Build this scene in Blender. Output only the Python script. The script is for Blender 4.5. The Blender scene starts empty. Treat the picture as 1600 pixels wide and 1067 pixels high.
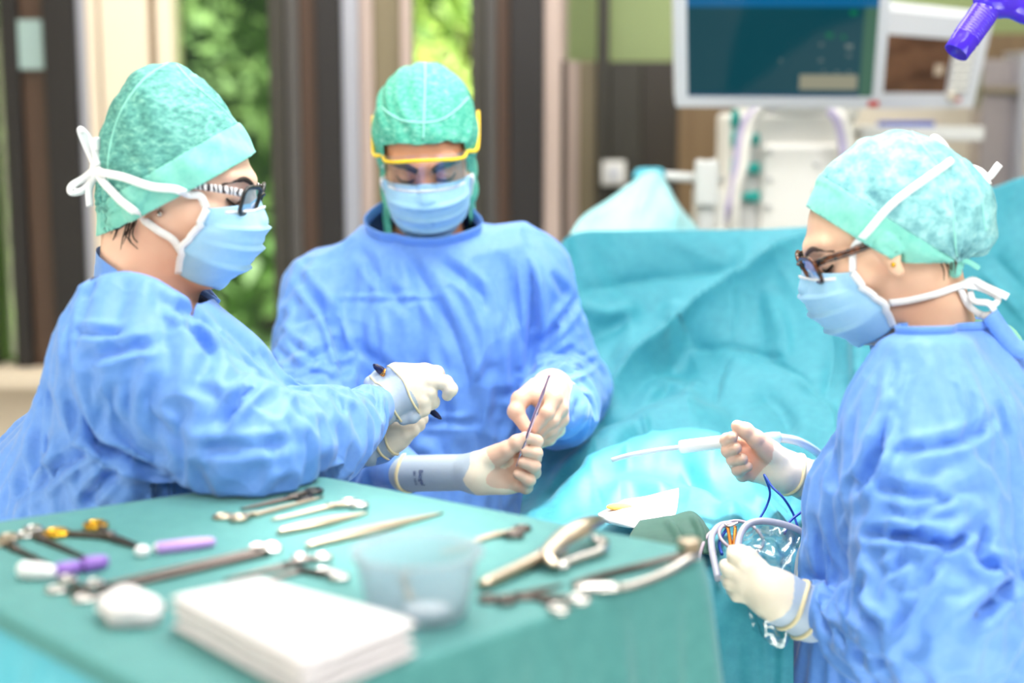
import bpy, bmesh, math, random
import numpy as np
from mathutils import Vector, Matrix
from mathutils.bvhtree import BVHTree

random.seed(7)
RNG = np.random.default_rng(7)
SC = bpy.context.scene
COL = SC.collection
PI = math.pi

# ------------------------------------------------------------------ camera
FPX, PITCH, CAMZ = 2400.0, math.radians(9.0), 1.62
cam_data = bpy.data.cameras.new('camera')
cam_data.sensor_width = 36.0
cam_data.lens = FPX / 1600.0 * 36.0
cam_data.clip_start = 0.05
cam_data.dof.use_dof = True
cam_data.dof.focus_distance = 2.03
cam_data.dof.aperture_fstop = 1.8
cam = bpy.data.objects.new('camera', cam_data)
COL.objects.link(cam)
cam.location = (0, 0, CAMZ)
cam.rotation_euler = (PI / 2 - PITCH, 0, 0)
SC.camera = cam

# ------------------------------------------------------------------ view
SC.view_settings.view_transform = 'Standard'
SC.view_settings.look = 'None'
SC.view_settings.gamma = 1.0
SC.view_settings.use_curve_mapping = False
SC.view_settings.exposure = 0.1

# ------------------------------------------------------------------ world and lights
world = bpy.data.worlds.new('sky')
SC.world = world
world.use_nodes = True
wn = world.node_tree
wn.nodes['Background'].inputs['Color'].default_value = (0.80, 0.90, 1.0, 1)
wn.nodes['Background'].inputs['Strength'].default_value = 0.26


def area(name, loc, target, sx, sy, power, color=(1, 1, 1)):
    d = bpy.data.lights.new(name, 'AREA')
    d.shape = 'RECTANGLE'
    d.size, d.size_y, d.energy, d.color = sx, sy, power, color
    o = bpy.data.objects.new(name, d)
    COL.objects.link(o)
    o.location = loc
    o.rotation_euler = (Vector(target) - Vector(loc)).to_track_quat('-Z', 'Y').to_euler()
    return o


def spot(name, loc, target, power, angle, blend=0.5, radius=0.12, color=(1, 1, 1)):
    d = bpy.data.lights.new(name, 'SPOT')
    d.energy, d.spot_size, d.spot_blend, d.shadow_soft_size, d.color = power, math.radians(angle), blend, radius, color
    o = bpy.data.objects.new(name, d)
    COL.objects.link(o)
    o.location = loc
    o.rotation_euler = (Vector(target) - Vector(loc)).to_track_quat('-Z', 'Y').to_euler()
    return o


area('ceiling_or_key_light', (0.2, 1.9, 2.85), (0.1, 2.0, 0), 1.2, 0.8, 40, (1.0, 0.97, 0.94))
area('ceiling_or_key_light', (-0.2, -0.6, 2.85), (0, 1.6, 0.6), 1.6, 0.9, 30, (1.0, 0.98, 0.96))
area('ceiling_or_key_light', (1.7, 0.7, 2.85), (0, 2.1, 1.1), 1.0, 0.8, 34, (1.0, 0.98, 0.96))  # key light added at the upper right for stronger shading
area('ceiling_or_key_light', (-0.1, 3.6, 2.85), (-0.1, 3.4, 0), 2.4, 0.8, 40, (1.0, 0.97, 0.94))
spot('surgical_light', (0.55, 2.5, 2.7), (0.23, 2.12, 1.08), 560, 15, 0.9, 0.10, (1.0, 0.98, 0.95))
spot('surgical_light', (-0.1, 2.2, 2.7), (-0.14, 1.50, 1.185), 340, 11, 1.0, 0.10, (1.0, 0.98, 0.95))
sun = bpy.data.lights.new('sun', 'SUN')
sun.energy, sun.angle, sun.color = 34.0, math.radians(2), (1.0, 0.96, 0.86)
sun_o = bpy.data.objects.new('sun', sun)
COL.objects.link(sun_o)
sun_o.rotation_euler = Vector((-0.35, 0.55, -0.85)).to_track_quat('-Z', 'Y').to_euler()
# ------------------------------------------------------------------ measuring
_ct, _st = math.cos(PITCH), math.sin(PITCH)


def ray(px, py):
    x, v = (px - 800.0) / FPX, (533.5 - py) / FPX
    return Vector((x, _ct + v * _st, -_st + v * _ct))


def W(px, py, d):
    """The point of the room seen at (px, py) in the photograph and d metres deep."""
    r = ray(px, py)
    return Vector((0, 0, CAMZ)) + r * (d / r.y)


def T(px, py, z):
    """The point of the horizontal plane at height z seen at (px, py)."""
    r = ray(px, py)
    return Vector((0, 0, CAMZ)) + r * ((z - CAMZ) / r.z)


# ------------------------------------------------------------------ objects
def tag(o, label, cat, group=None):
    o['label'] = label
    o['category'] = cat
    if group:
        o['group'] = group
    return o


def thing(name, label, cat, loc=(0, 0, 0), group=None):
    o = bpy.data.objects.new(name, None)
    COL.objects.link(o)
    o.location = loc
    o.empty_display_size = 0.05
    return tag(o, label, cat, group)


def put(name, verts, faces, mat, parent=None, smooth=True, sub=0, label=None):
    """Links one mesh object; verts are in room coordinates."""
    me = bpy.data.meshes.new(name)
    V = np.asarray(verts, dtype=float)
    if parent is not None:
        off = np.array(root_loc(parent))
        V = V - off
    me.from_pydata([tuple(map(float, v)) for v in V], [], [tuple(int(i) for i in f) for f in faces])
    me.update()
    if smooth:
        me.shade_smooth()
    o = bpy.data.objects.new(name, me)
    COL.objects.link(o)
    for m in (mat if isinstance(mat, (list, tuple)) else [mat]):
        me.materials.append(m)
    if parent is not None:
        o.parent = parent
    if sub:
        md = o.modifiers.new('sub', 'SUBSURF')
        md.levels = md.render_levels = sub
    if label:
        o['label'] = label
    return o


def root_loc(o):
    p = Vector((0, 0, 0))
    while o is not None:
        p = p + o.location
        o = o.parent
    return p


def struct(o, kind='structure'):
    o['kind'] = kind
    return o


def attr_color(o, cols):
    a = o.data.color_attributes.new('tone', 'FLOAT_COLOR', 'POINT')
    c = np.ones((len(o.data.vertices), 4))
    c[:, :3] = cols
    a.data.foreach_set('color', c.ravel())


class MB:
    """Collects simple shapes into one mesh."""

    def __init__(s):
        s.v, s.f = [], []

    def add(s, vs, fs):
        b = len(s.v)
        s.v.extend([Vector(v) for v in vs])
        s.f.extend([tuple(b + i for i in f) for f in fs])
        return s

    def box(s, c, size, rot=None):
        hx, hy, hz = size[0] / 2, size[1] / 2, size[2] / 2
        R = rot if rot is not None else Matrix.Identity(3)
        vs = [Vector(c) + R @ Vector((x * hx, y * hy, z * hz)) for z in (-1, 1) for y in (-1, 1) for x in (-1, 1)]
        return s.add(vs, [(0, 2, 3, 1), (4, 5, 7, 6), (0, 1, 5, 4), (2, 6, 7, 3), (0, 4, 6, 2), (1, 3, 7, 5)])

    def hexa(s, a, b):
        """A block between two quads a and b of four points each."""
        return s.add(list(a) + list(b), [(0, 3, 2, 1), (4, 5, 6, 7), (0, 1, 5, 4), (1, 2, 6, 5), (2, 3, 7, 6), (3, 0, 4, 7)])

    def tube(s, pts, r, seg=10, closed=False, flat=None, caps=True):
        pts = [Vector(p) for p in pts]
        n = len(pts)
        rs = [r] * n if not hasattr(r, '__len__') else list(r)
        up = None
        vs = []
        for i, p in enumerate(pts):
            if closed:
                t = pts[(i + 1) % n] - pts[i - 1]
            else:
                t = pts[min(i + 1, n - 1)] - pts[max(i - 1, 0)]
            t = t.normalized() if t.length > 1e-9 else Vector((0, 0, 1))
            if up is None:
                up = Vector((0, 0, 1)) if abs(t.z) < 0.9 else Vector((1, 0, 0))
                if flat is not None:
                    up = Vector(flat[0])
            up = (up - t * up.dot(t))
            up = up.normalized() if up.length > 1e-6 else t.orthogonal().normalized()
            sd = t.cross(up)
            fu, fs = (1, 1) if flat is None else (flat[1], flat[2])
            for k in range(seg):
                a = 2 * PI * k / seg
                vs.append(p + (up * math.cos(a) * fu + sd * math.sin(a) * fs) * rs[i])
        fs_ = []
        for i in range(n if closed else n - 1):
            for k in range(seg):
                a, b = i * seg + k, i * seg + (k + 1) % seg
                c, d = ((i + 1) % n) * seg + (k + 1) % seg, ((i + 1) % n) * seg + k
                fs_.append((a, b, c, d))
        if not closed and caps:
            fs_.append(tuple(range(seg))[::-1])
            fs_.append(tuple(range((n - 1) * seg, n * seg)))
        return s.add(vs, fs_)

    def ring(s, c, axis, R, r, seg=28, sq=1.0, xdir=None):
        ax = Vector(axis).normalized()
        u = Vector(xdir).normalized() if xdir is not None else ax.orthogonal().normalized()
        w = ax.cross(u)
        return s.tube([Vector(c) + u * math.cos(2 * PI * k / seg) * R + w * math.sin(2 * PI * k / seg) * R * sq for k in range(seg)], r, 8, True)

    def lathe(s, base, axis, prof, seg=32):
        """prof: (radius, height) pairs along axis from base."""
        ax = Vector(axis).normalized()
        u = ax.orthogonal().normalized()
        w = ax.cross(u)
        vs = []
        for r, h in prof:
            for k in range(seg):
                a = 2 * PI * k / seg
                vs.append(Vector(base) + ax * h + (u * math.cos(a) + w * math.sin(a)) * r)
        fs = []
        for i in range(len(prof) - 1):
            for k in range(seg):
                fs.append((i * seg + k, i * seg + (k + 1) % seg, (i + 1) * seg + (k + 1) % seg, (i + 1) * seg + k))
        return s.add(vs, fs)

    def blob(s, c, radii, R=None, nu=16, nv=10):
        R = R if R is not None else Matrix.Identity(3)
        vs = []
        for j in range(nv + 1):
            p = PI * j / nv
            for i in range(nu):
                a = 2 * PI * i / nu
                vs.append(Vector(c) + R @ Vector((radii[0] * math.sin(p) * math.cos(a), radii[1] * math.sin(p) * math.sin(a), radii[2] * math.cos(p))))
        fs = [(j * nu + i, (j + 1) * nu + i, (j + 1) * nu + (i + 1) % nu, j * nu + (i + 1) % nu) for j in range(nv) for i in range(nu)]
        return s.add(vs, fs)

    def strip(s, pts, nrm, width, th=0.0008):
        """A ribbon along pts; nrm: one normal or one per point."""
        pts = [Vector(p) for p in pts]
        n = len(pts)
        vs = []
        for i, p in enumerate(pts):
            t = (pts[min(i + 1, n - 1)] - pts[max(i - 1, 0)]).normalized()
            m = Vector(nrm[i] if isinstance(nrm, list) else nrm)
            m = (m - t * m.dot(t))
            m = m.normalized() if m.length > 1e-6 else t.orthogonal().normalized()
            sd = t.cross(m) * (width / 2)
            vs += [p - sd + m * th, p + m * th * 1.6, p + sd + m * th, p + sd - m * th, p - sd - m * th]
        fs = []
        for i in range(n - 1):
            for k in range(5):
                fs.append((i * 5 + k, i * 5 + (k + 1) % 5, (i + 1) * 5 + (k + 1) % 5, (i + 1) * 5 + k))
        fs.append((0, 1, 2, 3, 4)[::-1])
        fs.append(tuple((n - 1) * 5 + k for k in range(5)))
        return s.add(vs, fs)

    def put(s, name, mat, parent=None, smooth=True, sub=0, label=None, bevel=0):
        o = put(name, s.v, s.f, mat, parent, smooth, sub, label)
        if bevel:
            md = o.modifiers.new('bevel', 'BEVEL')
            md.width, md.segments, md.limit_method = bevel, 3, 'ANGLE'
            md2 = o.modifiers.new('wn', 'WEIGHTED_NORMAL')
        return o


def spline(pts, n=8):
    """Catmull-Rom through the points."""
    P = [np.array(p, dtype=float) for p in pts]
    P = [2 * P[0] - P[1]] + P + [2 * P[-1] - P[-2]]
    out = []
    for i in range(1, len(P) - 2):
        a, b, c, d = P[i - 1], P[i], P[i + 1], P[i + 2]
        for k in range(n):
            t = k / n
            out.append(0.5 * (2 * b + (c - a) * t + (2 * a - 5 * b + 4 * c - d) * t * t + (3 * b - a - 3 * c + d) * t ** 3))
    out.append(P[-2])
    return out


def vspline(pts, n=8):
    return [Vector(p) for p in spline(pts, n)]


# ------------------------------------------------------------------ implicit shapes
def smin(a, b, k):
    if k <= 0:
        return np.minimum(a, b)
    h = np.clip(0.5 + 0.5 * (b - a) / k, 0, 1)
    return b + (a - b) * h - k * h * (1 - h)


class Shape:
    def __init__(s):
        s.ops = []

    def cap(s, a, b, ra, rb=None, k=0.03, op='+'):
        a, b = np.array(a, float), np.array(b, float)
        rb = ra if rb is None else rb
        r = max(ra, rb)
        ab = b - a
        L = float(ab @ ab) + 1e-12

        def fn(p):
            t = np.clip(((p - a) @ ab) / L, 0, 1)
            return np.linalg.norm(p - a - t[..., None] * ab, axis=-1) - (ra + (rb - ra) * t)
        s.ops.append((op, fn, np.minimum(a, b) - r, np.maximum(a, b) + r, k))
        return s

    def chain(s, pts, k=0.006, op='+'):
        for (a, b) in zip(pts[:-1], pts[1:]):
            s.cap(a[:3], b[:3], a[3], b[3], k, op)
        return s

    def ell(s, c, radii, R=None, k=0.03, op='+'):
        c, rr = np.array(c, float), np.array(radii, float)
        R = np.eye(3) if R is None else np.array(R, float)

        def fn(p):
            q = (p - c) @ R
            k0 = np.linalg.norm(q / rr, axis=-1)
            k1 = np.linalg.norm(q / rr ** 2, axis=-1) + 1e-9
            return k0 * (k0 - 1) / k1
        e = np.abs(R) @ rr
        s.ops.append((op, fn, c - e, c + e, k))
        return s

    def sub(s, other, k):
        """Joins another whole shape in (its own parts blended first)."""
        s.ops.append(('s', other, np.min([o[2] for o in other.ops], axis=0), np.max([o[3] for o in other.ops], axis=0), k))
        return s

    @staticmethod
    def _comb(op, g, d, k):
        if op == '-':
            return -smin(-g, d, k)
        return smin(g, d, k)

    def eval(s, p):
        g = np.full(p.shape[:-1], 1e3)
        for op, fn, lo, hi, k in s.ops:
            if op == 's':
                g = smin(g, fn.eval(p), k)
            else:
                g = s._comb(op, g, fn(p), k)
        return g

    def grad(s, p, e=0.002):
        g = np.stack([s.eval(p + np.eye(3)[i] * e) - s.eval(p - np.eye(3)[i] * e) for i in range(3)], axis=-1)
        return g / (np.linalg.norm(g, axis=-1, keepdims=True) + 1e-9)

    def bounds(s):
        return np.min([o[2] for o in s.ops if o[0] != '-'], axis=0), np.max([o[3] for o in s.ops if o[0] != '-'], axis=0)

    def field(s, X, Y, Z):
        g = np.full((len(X), len(Y), len(Z)), 1e3)
        for op, fn, lo, hi, k in s.ops:
            m = max(0.03, 1.5 * k)
            sl = []
            for ax, l, h in zip((X, Y, Z), lo, hi):
                i0, i1 = max(0, np.searchsorted(ax, l - m) - 2), min(len(ax), np.searchsorted(ax, h + m) + 2)
                sl.append(slice(i0, i1))
            xs, ys, zs = X[sl[0]], Y[sl[1]], Z[sl[2]]
            if not (len(xs) and len(ys) and len(zs)):
                continue
            if op == 's':
                d = fn.field(xs, ys, zs)
                g[tuple(sl)] = smin(g[tuple(sl)], d, k)
            else:
                P = np.stack(np.meshgrid(xs, ys, zs, indexing='ij'), axis=-1)
                g[tuple(sl)] = s._comb(op, g[tuple(sl)], fn(P), k)
        return g

    def mesh(s, cell, smooth=1, axes=None, extra=None):
        lo, hi = s.bounds()
        if axes is None:
            axes = [np.arange(l - 2.5 * cell, h + 2.5 * cell, cell) for l, h in zip(lo, hi)]
        g = s.field(*axes)
        if extra is not None:
            g = extra(g, axes)
        return nets(g, *axes, smooth=smooth)


def nets(g, X, Y, Z, smooth=1):
    """Surface of g = 0 as quads."""
    g = np.pad(g, 0)
    ins = g < 0
    c = sum(ins[i:i + g.shape[0] - 1, j:j + g.shape[1] - 1, k:k + g.shape[2] - 1].astype(np.int8) for i in (0, 1) for j in (0, 1) for k in (0, 1))
    mask = (c > 0) & (c < 8)
    idx = np.full(mask.shape, -1, np.int64)
    cells = np.argwhere(mask)
    idx[mask] = np.arange(len(cells))
    pos = np.zeros((len(cells), 3))
    cnt = np.zeros(len(cells))
    corners = [(i, j, k) for i in (0, 1) for j in (0, 1) for k in (0, 1)]
    for a in corners:
        for ax in range(3):
            if a[ax]:
                continue
            b = list(a)
            b[ax] = 1
            pa, pb = cells + a, cells + b
            va, vb = g[tuple(pa.T)], g[tuple(pb.T)]
            x = (va < 0) != (vb < 0)
            t = np.where(x, va / np.where(va == vb, 1, va - vb), 0)
            p = pa.astype(float)
            p[:, ax] += t
            pos[x] += p[x]
            cnt[x] += 1
    pos /= cnt[:, None]
    V = np.stack([np.interp(pos[:, i], np.arange(len(A)), A) for i, A in enumerate((X, Y, Z))], axis=1)
    F = []
    for ax in range(3):
        o1, o2 = (ax + 1) % 3, (ax + 2) % 3
        s0 = [slice(None)] * 3
        s1 = [slice(None)] * 3
        s0[ax], s1[ax] = slice(0, -1), slice(1, None)
        A, B = ins[tuple(s0)], ins[tuple(s1)]
        e = np.argwhere(A != B)
        if not len(e):
            continue
        ok = (e[:, o1] >= 1) & (e[:, o2] >= 1) & (e[:, o1] < g.shape[o1] - 1) & (e[:, o2] < g.shape[o2] - 1)
        e = e[ok]
        out = A[tuple(e.T)]
        q = []
        for d1, d2 in ((-1, -1), (0, -1), (0, 0), (-1, 0)):
            cc = e.copy()
            cc[:, o1] += d1
            cc[:, o2] += d2
            q.append(idx[tuple(cc.T)])
        q = np.stack(q, axis=1)
        q[~out] = q[~out][:, ::-1]
        F.append(q)
    F = np.concatenate(F)
    for _ in range(smooth):
        V = V + 0.5 * lap(V, F)
        V = V - 0.52 * lap(V, F) * 0.5
    return V, F


def edges_of(F):
    E = np.concatenate([F[:, [i, (i + 1) % F.shape[1]]] for i in range(F.shape[1])])
    E.sort(axis=1)
    return np.unique(E, axis=0)


def lap(V, F, E=None):
    E = edges_of(F) if E is None else E
    n = len(V)
    deg = np.bincount(E.ravel(), minlength=n).astype(float)
    out = np.empty_like(V)
    for i in range(3):
        out[:, i] = np.bincount(E[:, 0], V[E[:, 1], i], n) + np.bincount(E[:, 1], V[E[:, 0], i], n)
    return out / np.maximum(deg, 1)[:, None] - V


def cloth(V, F, pin, coll, iters=160, grow=1.04, grav=0.00012, noise=0.002, stiff=0.25, bend=0.12, seed=1, off=0.004, growfn=None, damp=0.9, anchor=0.03):
    """Settles cloth over the shape coll: position based, with edges a little longer than at rest so that it folds."""
    rng = np.random.default_rng(seed)
    n = len(V)
    E = edges_of(F)
    D = np.concatenate([F[:, [0, 2]], F[:, [1, 3]]])
    A = np.concatenate([E, D])
    kk = np.concatenate([np.ones(len(E)), np.full(len(D), stiff)])
    rest = np.linalg.norm(V[A[:, 0]] - V[A[:, 1]], axis=1)
    gr = grow if growfn is None else growfn((V[A[:, 0]] + V[A[:, 1]]) / 2, V[A[:, 1]] - V[A[:, 0]])
    rest = rest * gr
    w = np.where(pin, 0.0, 1.0)
    deg = np.bincount(A[:, 0], kk, n) + np.bincount(A[:, 1], kk, n)
    x = V.copy()
    sm = rng.normal(size=(n, 3)) * noise
    for _ in range(6):
        sm = sm + 0.6 * lap(sm, F, E)
    x += sm * w[:, None] * 3
    vel = np.zeros_like(x)
    wa, wb = w[A[:, 0]], w[A[:, 1]]
    ws = np.maximum(wa + wb, 1e-9)
    for it in range(iters):
        old = x.copy()
        vel *= damp
        vel[:, 2] -= grav
        x = x + vel * w[:, None]
        for _ in range(3):
            d = x[A[:, 1]] - x[A[:, 0]]
            L = np.linalg.norm(d, axis=1) + 1e-12
            corr = d * ((L - rest) / L * kk)[:, None]
            ca, cb = corr * (wa / ws)[:, None], -corr * (wb / ws)[:, None]
            for i in range(3):
                x[:, i] += 1.3 * (np.bincount(A[:, 0], ca[:, i], n) + np.bincount(A[:, 1], cb[:, i], n)) / deg * 1.0
        if bend:
            l1 = lap(x, F, E)
            l2 = lap(l1, F, E)
            x -= bend * l2 * w[:, None]
        if coll is not None and it % 2 == 1:
            d = coll.eval(x)
            m = (d < off) & (w > 0)
            if m.any():
                x[m] += coll.grad(x[m]) * (off - d[m])[:, None]
        x += anchor * (V - x) * w[:, None]
        vel = (x - old)
        sp = np.linalg.norm(vel, axis=1, keepdims=True)
        vel *= np.minimum(1, 0.004 / (sp + 1e-12))
    return x


def cut_region(o, planes, inside_box=None):
    """Removes from mesh object o what lies on the positive side of all planes (point, normal), with clean edges."""
    bm = bmesh.new()
    bm.from_mesh(o.data)
    P = [(Vector(p), Vector(n).normalized()) for p, n in planes]
    for i, (p, n) in enumerate(P):
        fs = []
        for f in bm.faces:
            c = f.calc_center_median()
            if all((c - q).dot(m) > -0.03 for j, (q, m) in enumerate(P)):
                fs.append(f)
        geom = list({e for f in fs for e in f.edges}) + fs + list({v for f in fs for v in f.verts})
        bmesh.ops.bisect_plane(bm, geom=geom, dist=1e-5, plane_co=p, plane_no=n)
    kill = [f for f in bm.faces if all((f.calc_center_median() - q).dot(m) > 0 for q, m in P)]
    bmesh.ops.delete(bm, geom=kill, context='FACES')
    loose = [v for v in bm.verts if not v.link_faces]
    bmesh.ops.delete(bm, geom=loose, context='VERTS')
    bm.to_mesh(o.data)
    bm.free()
    o.data.update()
    return o


def solid(o, t, offset=-1):
    md = o.modifiers.new('solid', 'SOLIDIFY')
    md.thickness, md.offset = t, offset
    return o


def bvh_of(objs):
    vs, fs = [], []
    for o in objs:
        b = len(vs)
        off = root_loc(o)
        vs += [v.co + off for v in o.data.vertices]
        fs += [tuple(b + i for i in p.vertices) for p in o.data.polygons]
    return BVHTree.FromPolygons(vs, fs)


def hit(px, py, bvh, lift=0.002, d=None):
    """Point and normal of the surface seen at (px, py)."""
    r = ray(px, py).normalized()
    q, n, i, dist = bvh.ray_cast(Vector((0, 0, CAMZ)), r)
    if q is None:
        return (W(px, py, d) if d else None), -r
    if n.dot(r) > 0:
        n = -n
    return q + n * lift, n


def refine(V, F):
    """Splits every quad in four and rounds the result."""
    n = len(V)
    E = np.concatenate([F[:, [i, (i + 1) % 4]] for i in range(4)])
    Es = np.sort(E, axis=1)
    U, inv = np.unique(Es[:, 0] * n + Es[:, 1], return_inverse=True)
    a, b = U // n, U % n
    mid = (V[a] + V[b]) / 2
    fc = V[F].mean(1)
    m = len(F)
    e = [n + inv[i * m:(i + 1) * m] for i in range(4)]
    c = n + len(U) + np.arange(m)
    N = np.concatenate([V, mid, fc])
    G = np.concatenate([np.stack([F[:, i], e[i], c, e[i - 1]], 1) for i in range(4)])
    for _ in range(2):
        N = N + .5 * lap(N, G)
    return N, G


def to_px(V):
    p = np.asarray(V) - np.array((0, 0, CAMZ))
    z = p[:, 1] * _ct - p[:, 2] * _st
    return np.stack([800 + FPX * p[:, 0] / z, 533.5 - FPX * (p[:, 1] * _st + p[:, 2] * _ct) / z], 1)


def normals(V, F):
    n = np.cross(V[F[:, 2]] - V[F[:, 0]], V[F[:, 3]] - V[F[:, 1]])
    out = np.zeros_like(V)
    for i in range(3):
        for k in range(4):
            out[:, i] += np.bincount(F[:, k], n[:, i], len(V))
    return out / (np.linalg.norm(out, axis=1, keepdims=True) + 1e-12)


def folds(V, F, lines, smooth=1):
    """Presses creases into a garment: each line is (points as seen in the photograph, width px, depth mm)."""
    N = normals(V, F)
    view = V - np.array((0, 0, CAMZ))
    view /= np.linalg.norm(view, axis=1, keepdims=True)
    face = np.clip((-(N * view).sum(1) - .02) / .35, 0, 1)
    q = to_px(V)
    D = np.zeros(len(V))
    for pts, w, dep in lines:
        P = np.array(spline([(a, b) for a, b in pts], 5))
        best = np.full(len(V), 1e9)
        tt = np.zeros(len(V))
        n = len(P) - 1
        for i in range(n):
            a, b = P[i], P[i + 1]
            e = b - a
            t = np.clip(((q - a) @ e) / (e @ e + 1e-9), 0, 1)
            d = np.linalg.norm(q - a - t[:, None] * e, axis=1)
            m = d < best
            best[m] = d[m]
            tt[m] = ((i + t) / n)[m]
        taper = np.clip(np.minimum(tt, 1 - tt) * 4, 0.15, 1)
        sg = np.sqrt(best ** 2 + 1.5)
        D += -dep / 1000 * taper * (np.exp(-sg / w) - .45 * np.exp(-((best - 2.6 * w) / (1.2 * w)) ** 2))
    out = V + N * (D * face)[:, None]
    return out
# ------------------------------------------------------------------ materials
def lin(c):
    c = [x / 255.0 for x in c]
    return tuple(x / 12.92 if x <= 0.04045 else ((x + 0.055) / 1.055) ** 2.4 for x in c) + (1.0,)


def mat(name, rgb, rough=0.6, metal=0.0, **kw):
    m = bpy.data.materials.new(name)
    m.use_nodes = True
    b = m.node_tree.nodes['Principled BSDF']
    b.inputs['Base Color'].default_value = lin(rgb)
    b.inputs['Roughness'].default_value = rough
    b.inputs['Metallic'].default_value = metal
    for k, v in kw.items():
        b.inputs[k.replace('_', ' ')].default_value = v
    return m


def noise(m, scale, detail=4, rough=0.6, stretch=(1, 1, 1), rot=(0, 0, 0)):
    nt = m.node_tree
    tc = nt.nodes.new('ShaderNodeTexCoord')
    mp = nt.nodes.new('ShaderNodeMapping')
    mp.inputs['Scale'].default_value = stretch
    mp.inputs['Rotation'].default_value = rot
    n = nt.nodes.new('ShaderNodeTexNoise')
    n.inputs['Scale'].default_value = scale
    n.inputs['Detail'].default_value = detail
    n.inputs['Roughness'].default_value = rough
    nt.links.new(tc.outputs['Object'], mp.inputs['Vector'])
    nt.links.new(mp.outputs['Vector'], n.inputs['Vector'])
    return n.outputs['Fac']


def ramp(m, fac, stops):
    r = m.node_tree.nodes.new('ShaderNodeValToRGB')
    r.color_ramp.elements[0].position, r.color_ramp.elements[0].color = stops[0][0], lin(stops[0][1])
    r.color_ramp.elements[1].position, r.color_ramp.elements[1].color = stops[-1][0], lin(stops[-1][1])
    for p, c in stops[1:-1]:
        e = r.color_ramp.elements.new(p)
        e.color = lin(c)
    m.node_tree.links.new(fac, r.inputs['Fac'])
    return r.outputs['Color']


def base(m, out):
    m.node_tree.links.new(out, m.node_tree.nodes['Principled BSDF'].inputs['Base Color'])
    return m


def bump(m, fac, strength=0.3, dist=0.002, chain=None):
    nt = m.node_tree
    b = nt.nodes.new('ShaderNodeBump')
    b.inputs['Strength'].default_value = strength
    b.inputs['Distance'].default_value = dist
    nt.links.new(fac, b.inputs['Height'])
    if chain:
        nt.links.new(chain, b.inputs['Normal'])
    nt.links.new(b.outputs['Normal'], nt.nodes['Principled BSDF'].inputs['Normal'])
    return b.outputs['Normal']


def crease(m, scale=6.0, amount=0.5, dist=0.012, distort=0.6):
    """Sharp folded creases: distance to the edge of wobbling cells."""
    nt = m.node_tree
    tc = nt.nodes.new('ShaderNodeTexCoord')
    n = nt.nodes.new('ShaderNodeTexNoise')
    n.inputs['Scale'].default_value = 5.0
    mx = nt.nodes.new('ShaderNodeMixRGB')
    mx.inputs['Fac'].default_value = 0.12 * distort
    nt.links.new(tc.outputs['Object'], n.inputs['Vector'])
    nt.links.new(tc.outputs['Object'], mx.inputs['Color1'])
    nt.links.new(n.outputs['Color'], mx.inputs['Color2'])
    v = nt.nodes.new('ShaderNodeTexVoronoi')
    v.feature = 'F1'
    v.distance = 'EUCLIDEAN'
    v.inputs['Scale'].default_value = scale
    nt.links.new(mx.outputs['Color'], v.inputs['Vector'])
    return bump(m, v.outputs['Distance'], amount, dist)


def fabric(name, a, b, scale=60, rough=0.55, weave=0.15, cr=None, sheen=0.15):
    m = mat(name, a, rough)
    base(m, ramp(m, noise(m, scale, 6, 0.7), [(0.3, a), (0.7, b)]))
    p = m.node_tree.nodes['Principled BSDF']
    p.inputs['Sheen Weight'].default_value = sheen
    p.inputs['Specular IOR Level'].default_value = 0.35
    ch = crease(m, *cr) if cr else None
    bump(m, noise(m, 900, 2, 0.5), weave, 0.001, ch)
    return m


M_GOWN = fabric('blue_gown_nonwoven', (96, 146, 224), (110, 158, 232), 90, 0.5, 0.12, (10.0, 0.8, 0.018), 0.2)
M_GOWN2 = fabric('blue_gown_collar', (100, 150, 230), (112, 160, 236), 90, 0.5, 0.1)
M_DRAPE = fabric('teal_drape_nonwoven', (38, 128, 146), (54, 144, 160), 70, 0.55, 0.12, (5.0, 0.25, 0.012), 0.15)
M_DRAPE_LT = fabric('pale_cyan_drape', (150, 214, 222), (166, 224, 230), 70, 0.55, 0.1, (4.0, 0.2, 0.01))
M_SKIRT = fabric('cyan_table_skirt', (62, 160, 182), (78, 172, 192), 40, 0.55, 0.1, (4.0, 0.2, 0.01))
M_TABLE = fabric('green_table_drape', (58, 124, 124), (70, 136, 134), 60, 0.6, 0.1, (3.0, 0.12, 0.01))
M_GREENCL = fabric('dark_green_cloth', (30, 74, 62), (40, 86, 72), 60, 0.65, 0.2)
M_BAND = fabric('cap_band_nonwoven', (104, 190, 178), (140, 212, 198), 45, 0.6, 0.25, (22, 0.3, 0.004))
M_SEAM = fabric('cap_seam', (140, 216, 202), (156, 226, 212), 60, 0.6, 0.1)
M_MASK = fabric('mask_blue', (150, 200, 234), (166, 210, 240), 35, 0.6, 0.15, (14, 0.25, 0.004))
M_MASKBOT = fabric('mask_blue_lower', (120, 182, 234), (138, 194, 238), 35, 0.6, 0.15, (14, 0.25, 0.004))
M_WHITE = fabric('white_tape', (236, 236, 240), (246, 246, 248), 60, 0.6, 0.2)
M_GAUZE = fabric('white_gauze', (218, 214, 216), (228, 224, 226), 60, 0.75, 0.5, (30, 0.4, 0.004))
M_TOWEL = fabric('white_towel', (214, 209, 212), (224, 220, 222), 60, 0.75, 0.3)


def cap_mat(name, dark, mid, light, scale, stretch):
    m = mat(name, mid, 0.65)
    f = noise(m, scale, 5, 0.75, stretch)
    base(m, ramp(m, f, [(0.30, dark), (0.5, mid), (0.68, light)]))
    bump(m, noise(m, 500, 2), 0.2, 0.001)
    return m


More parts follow.
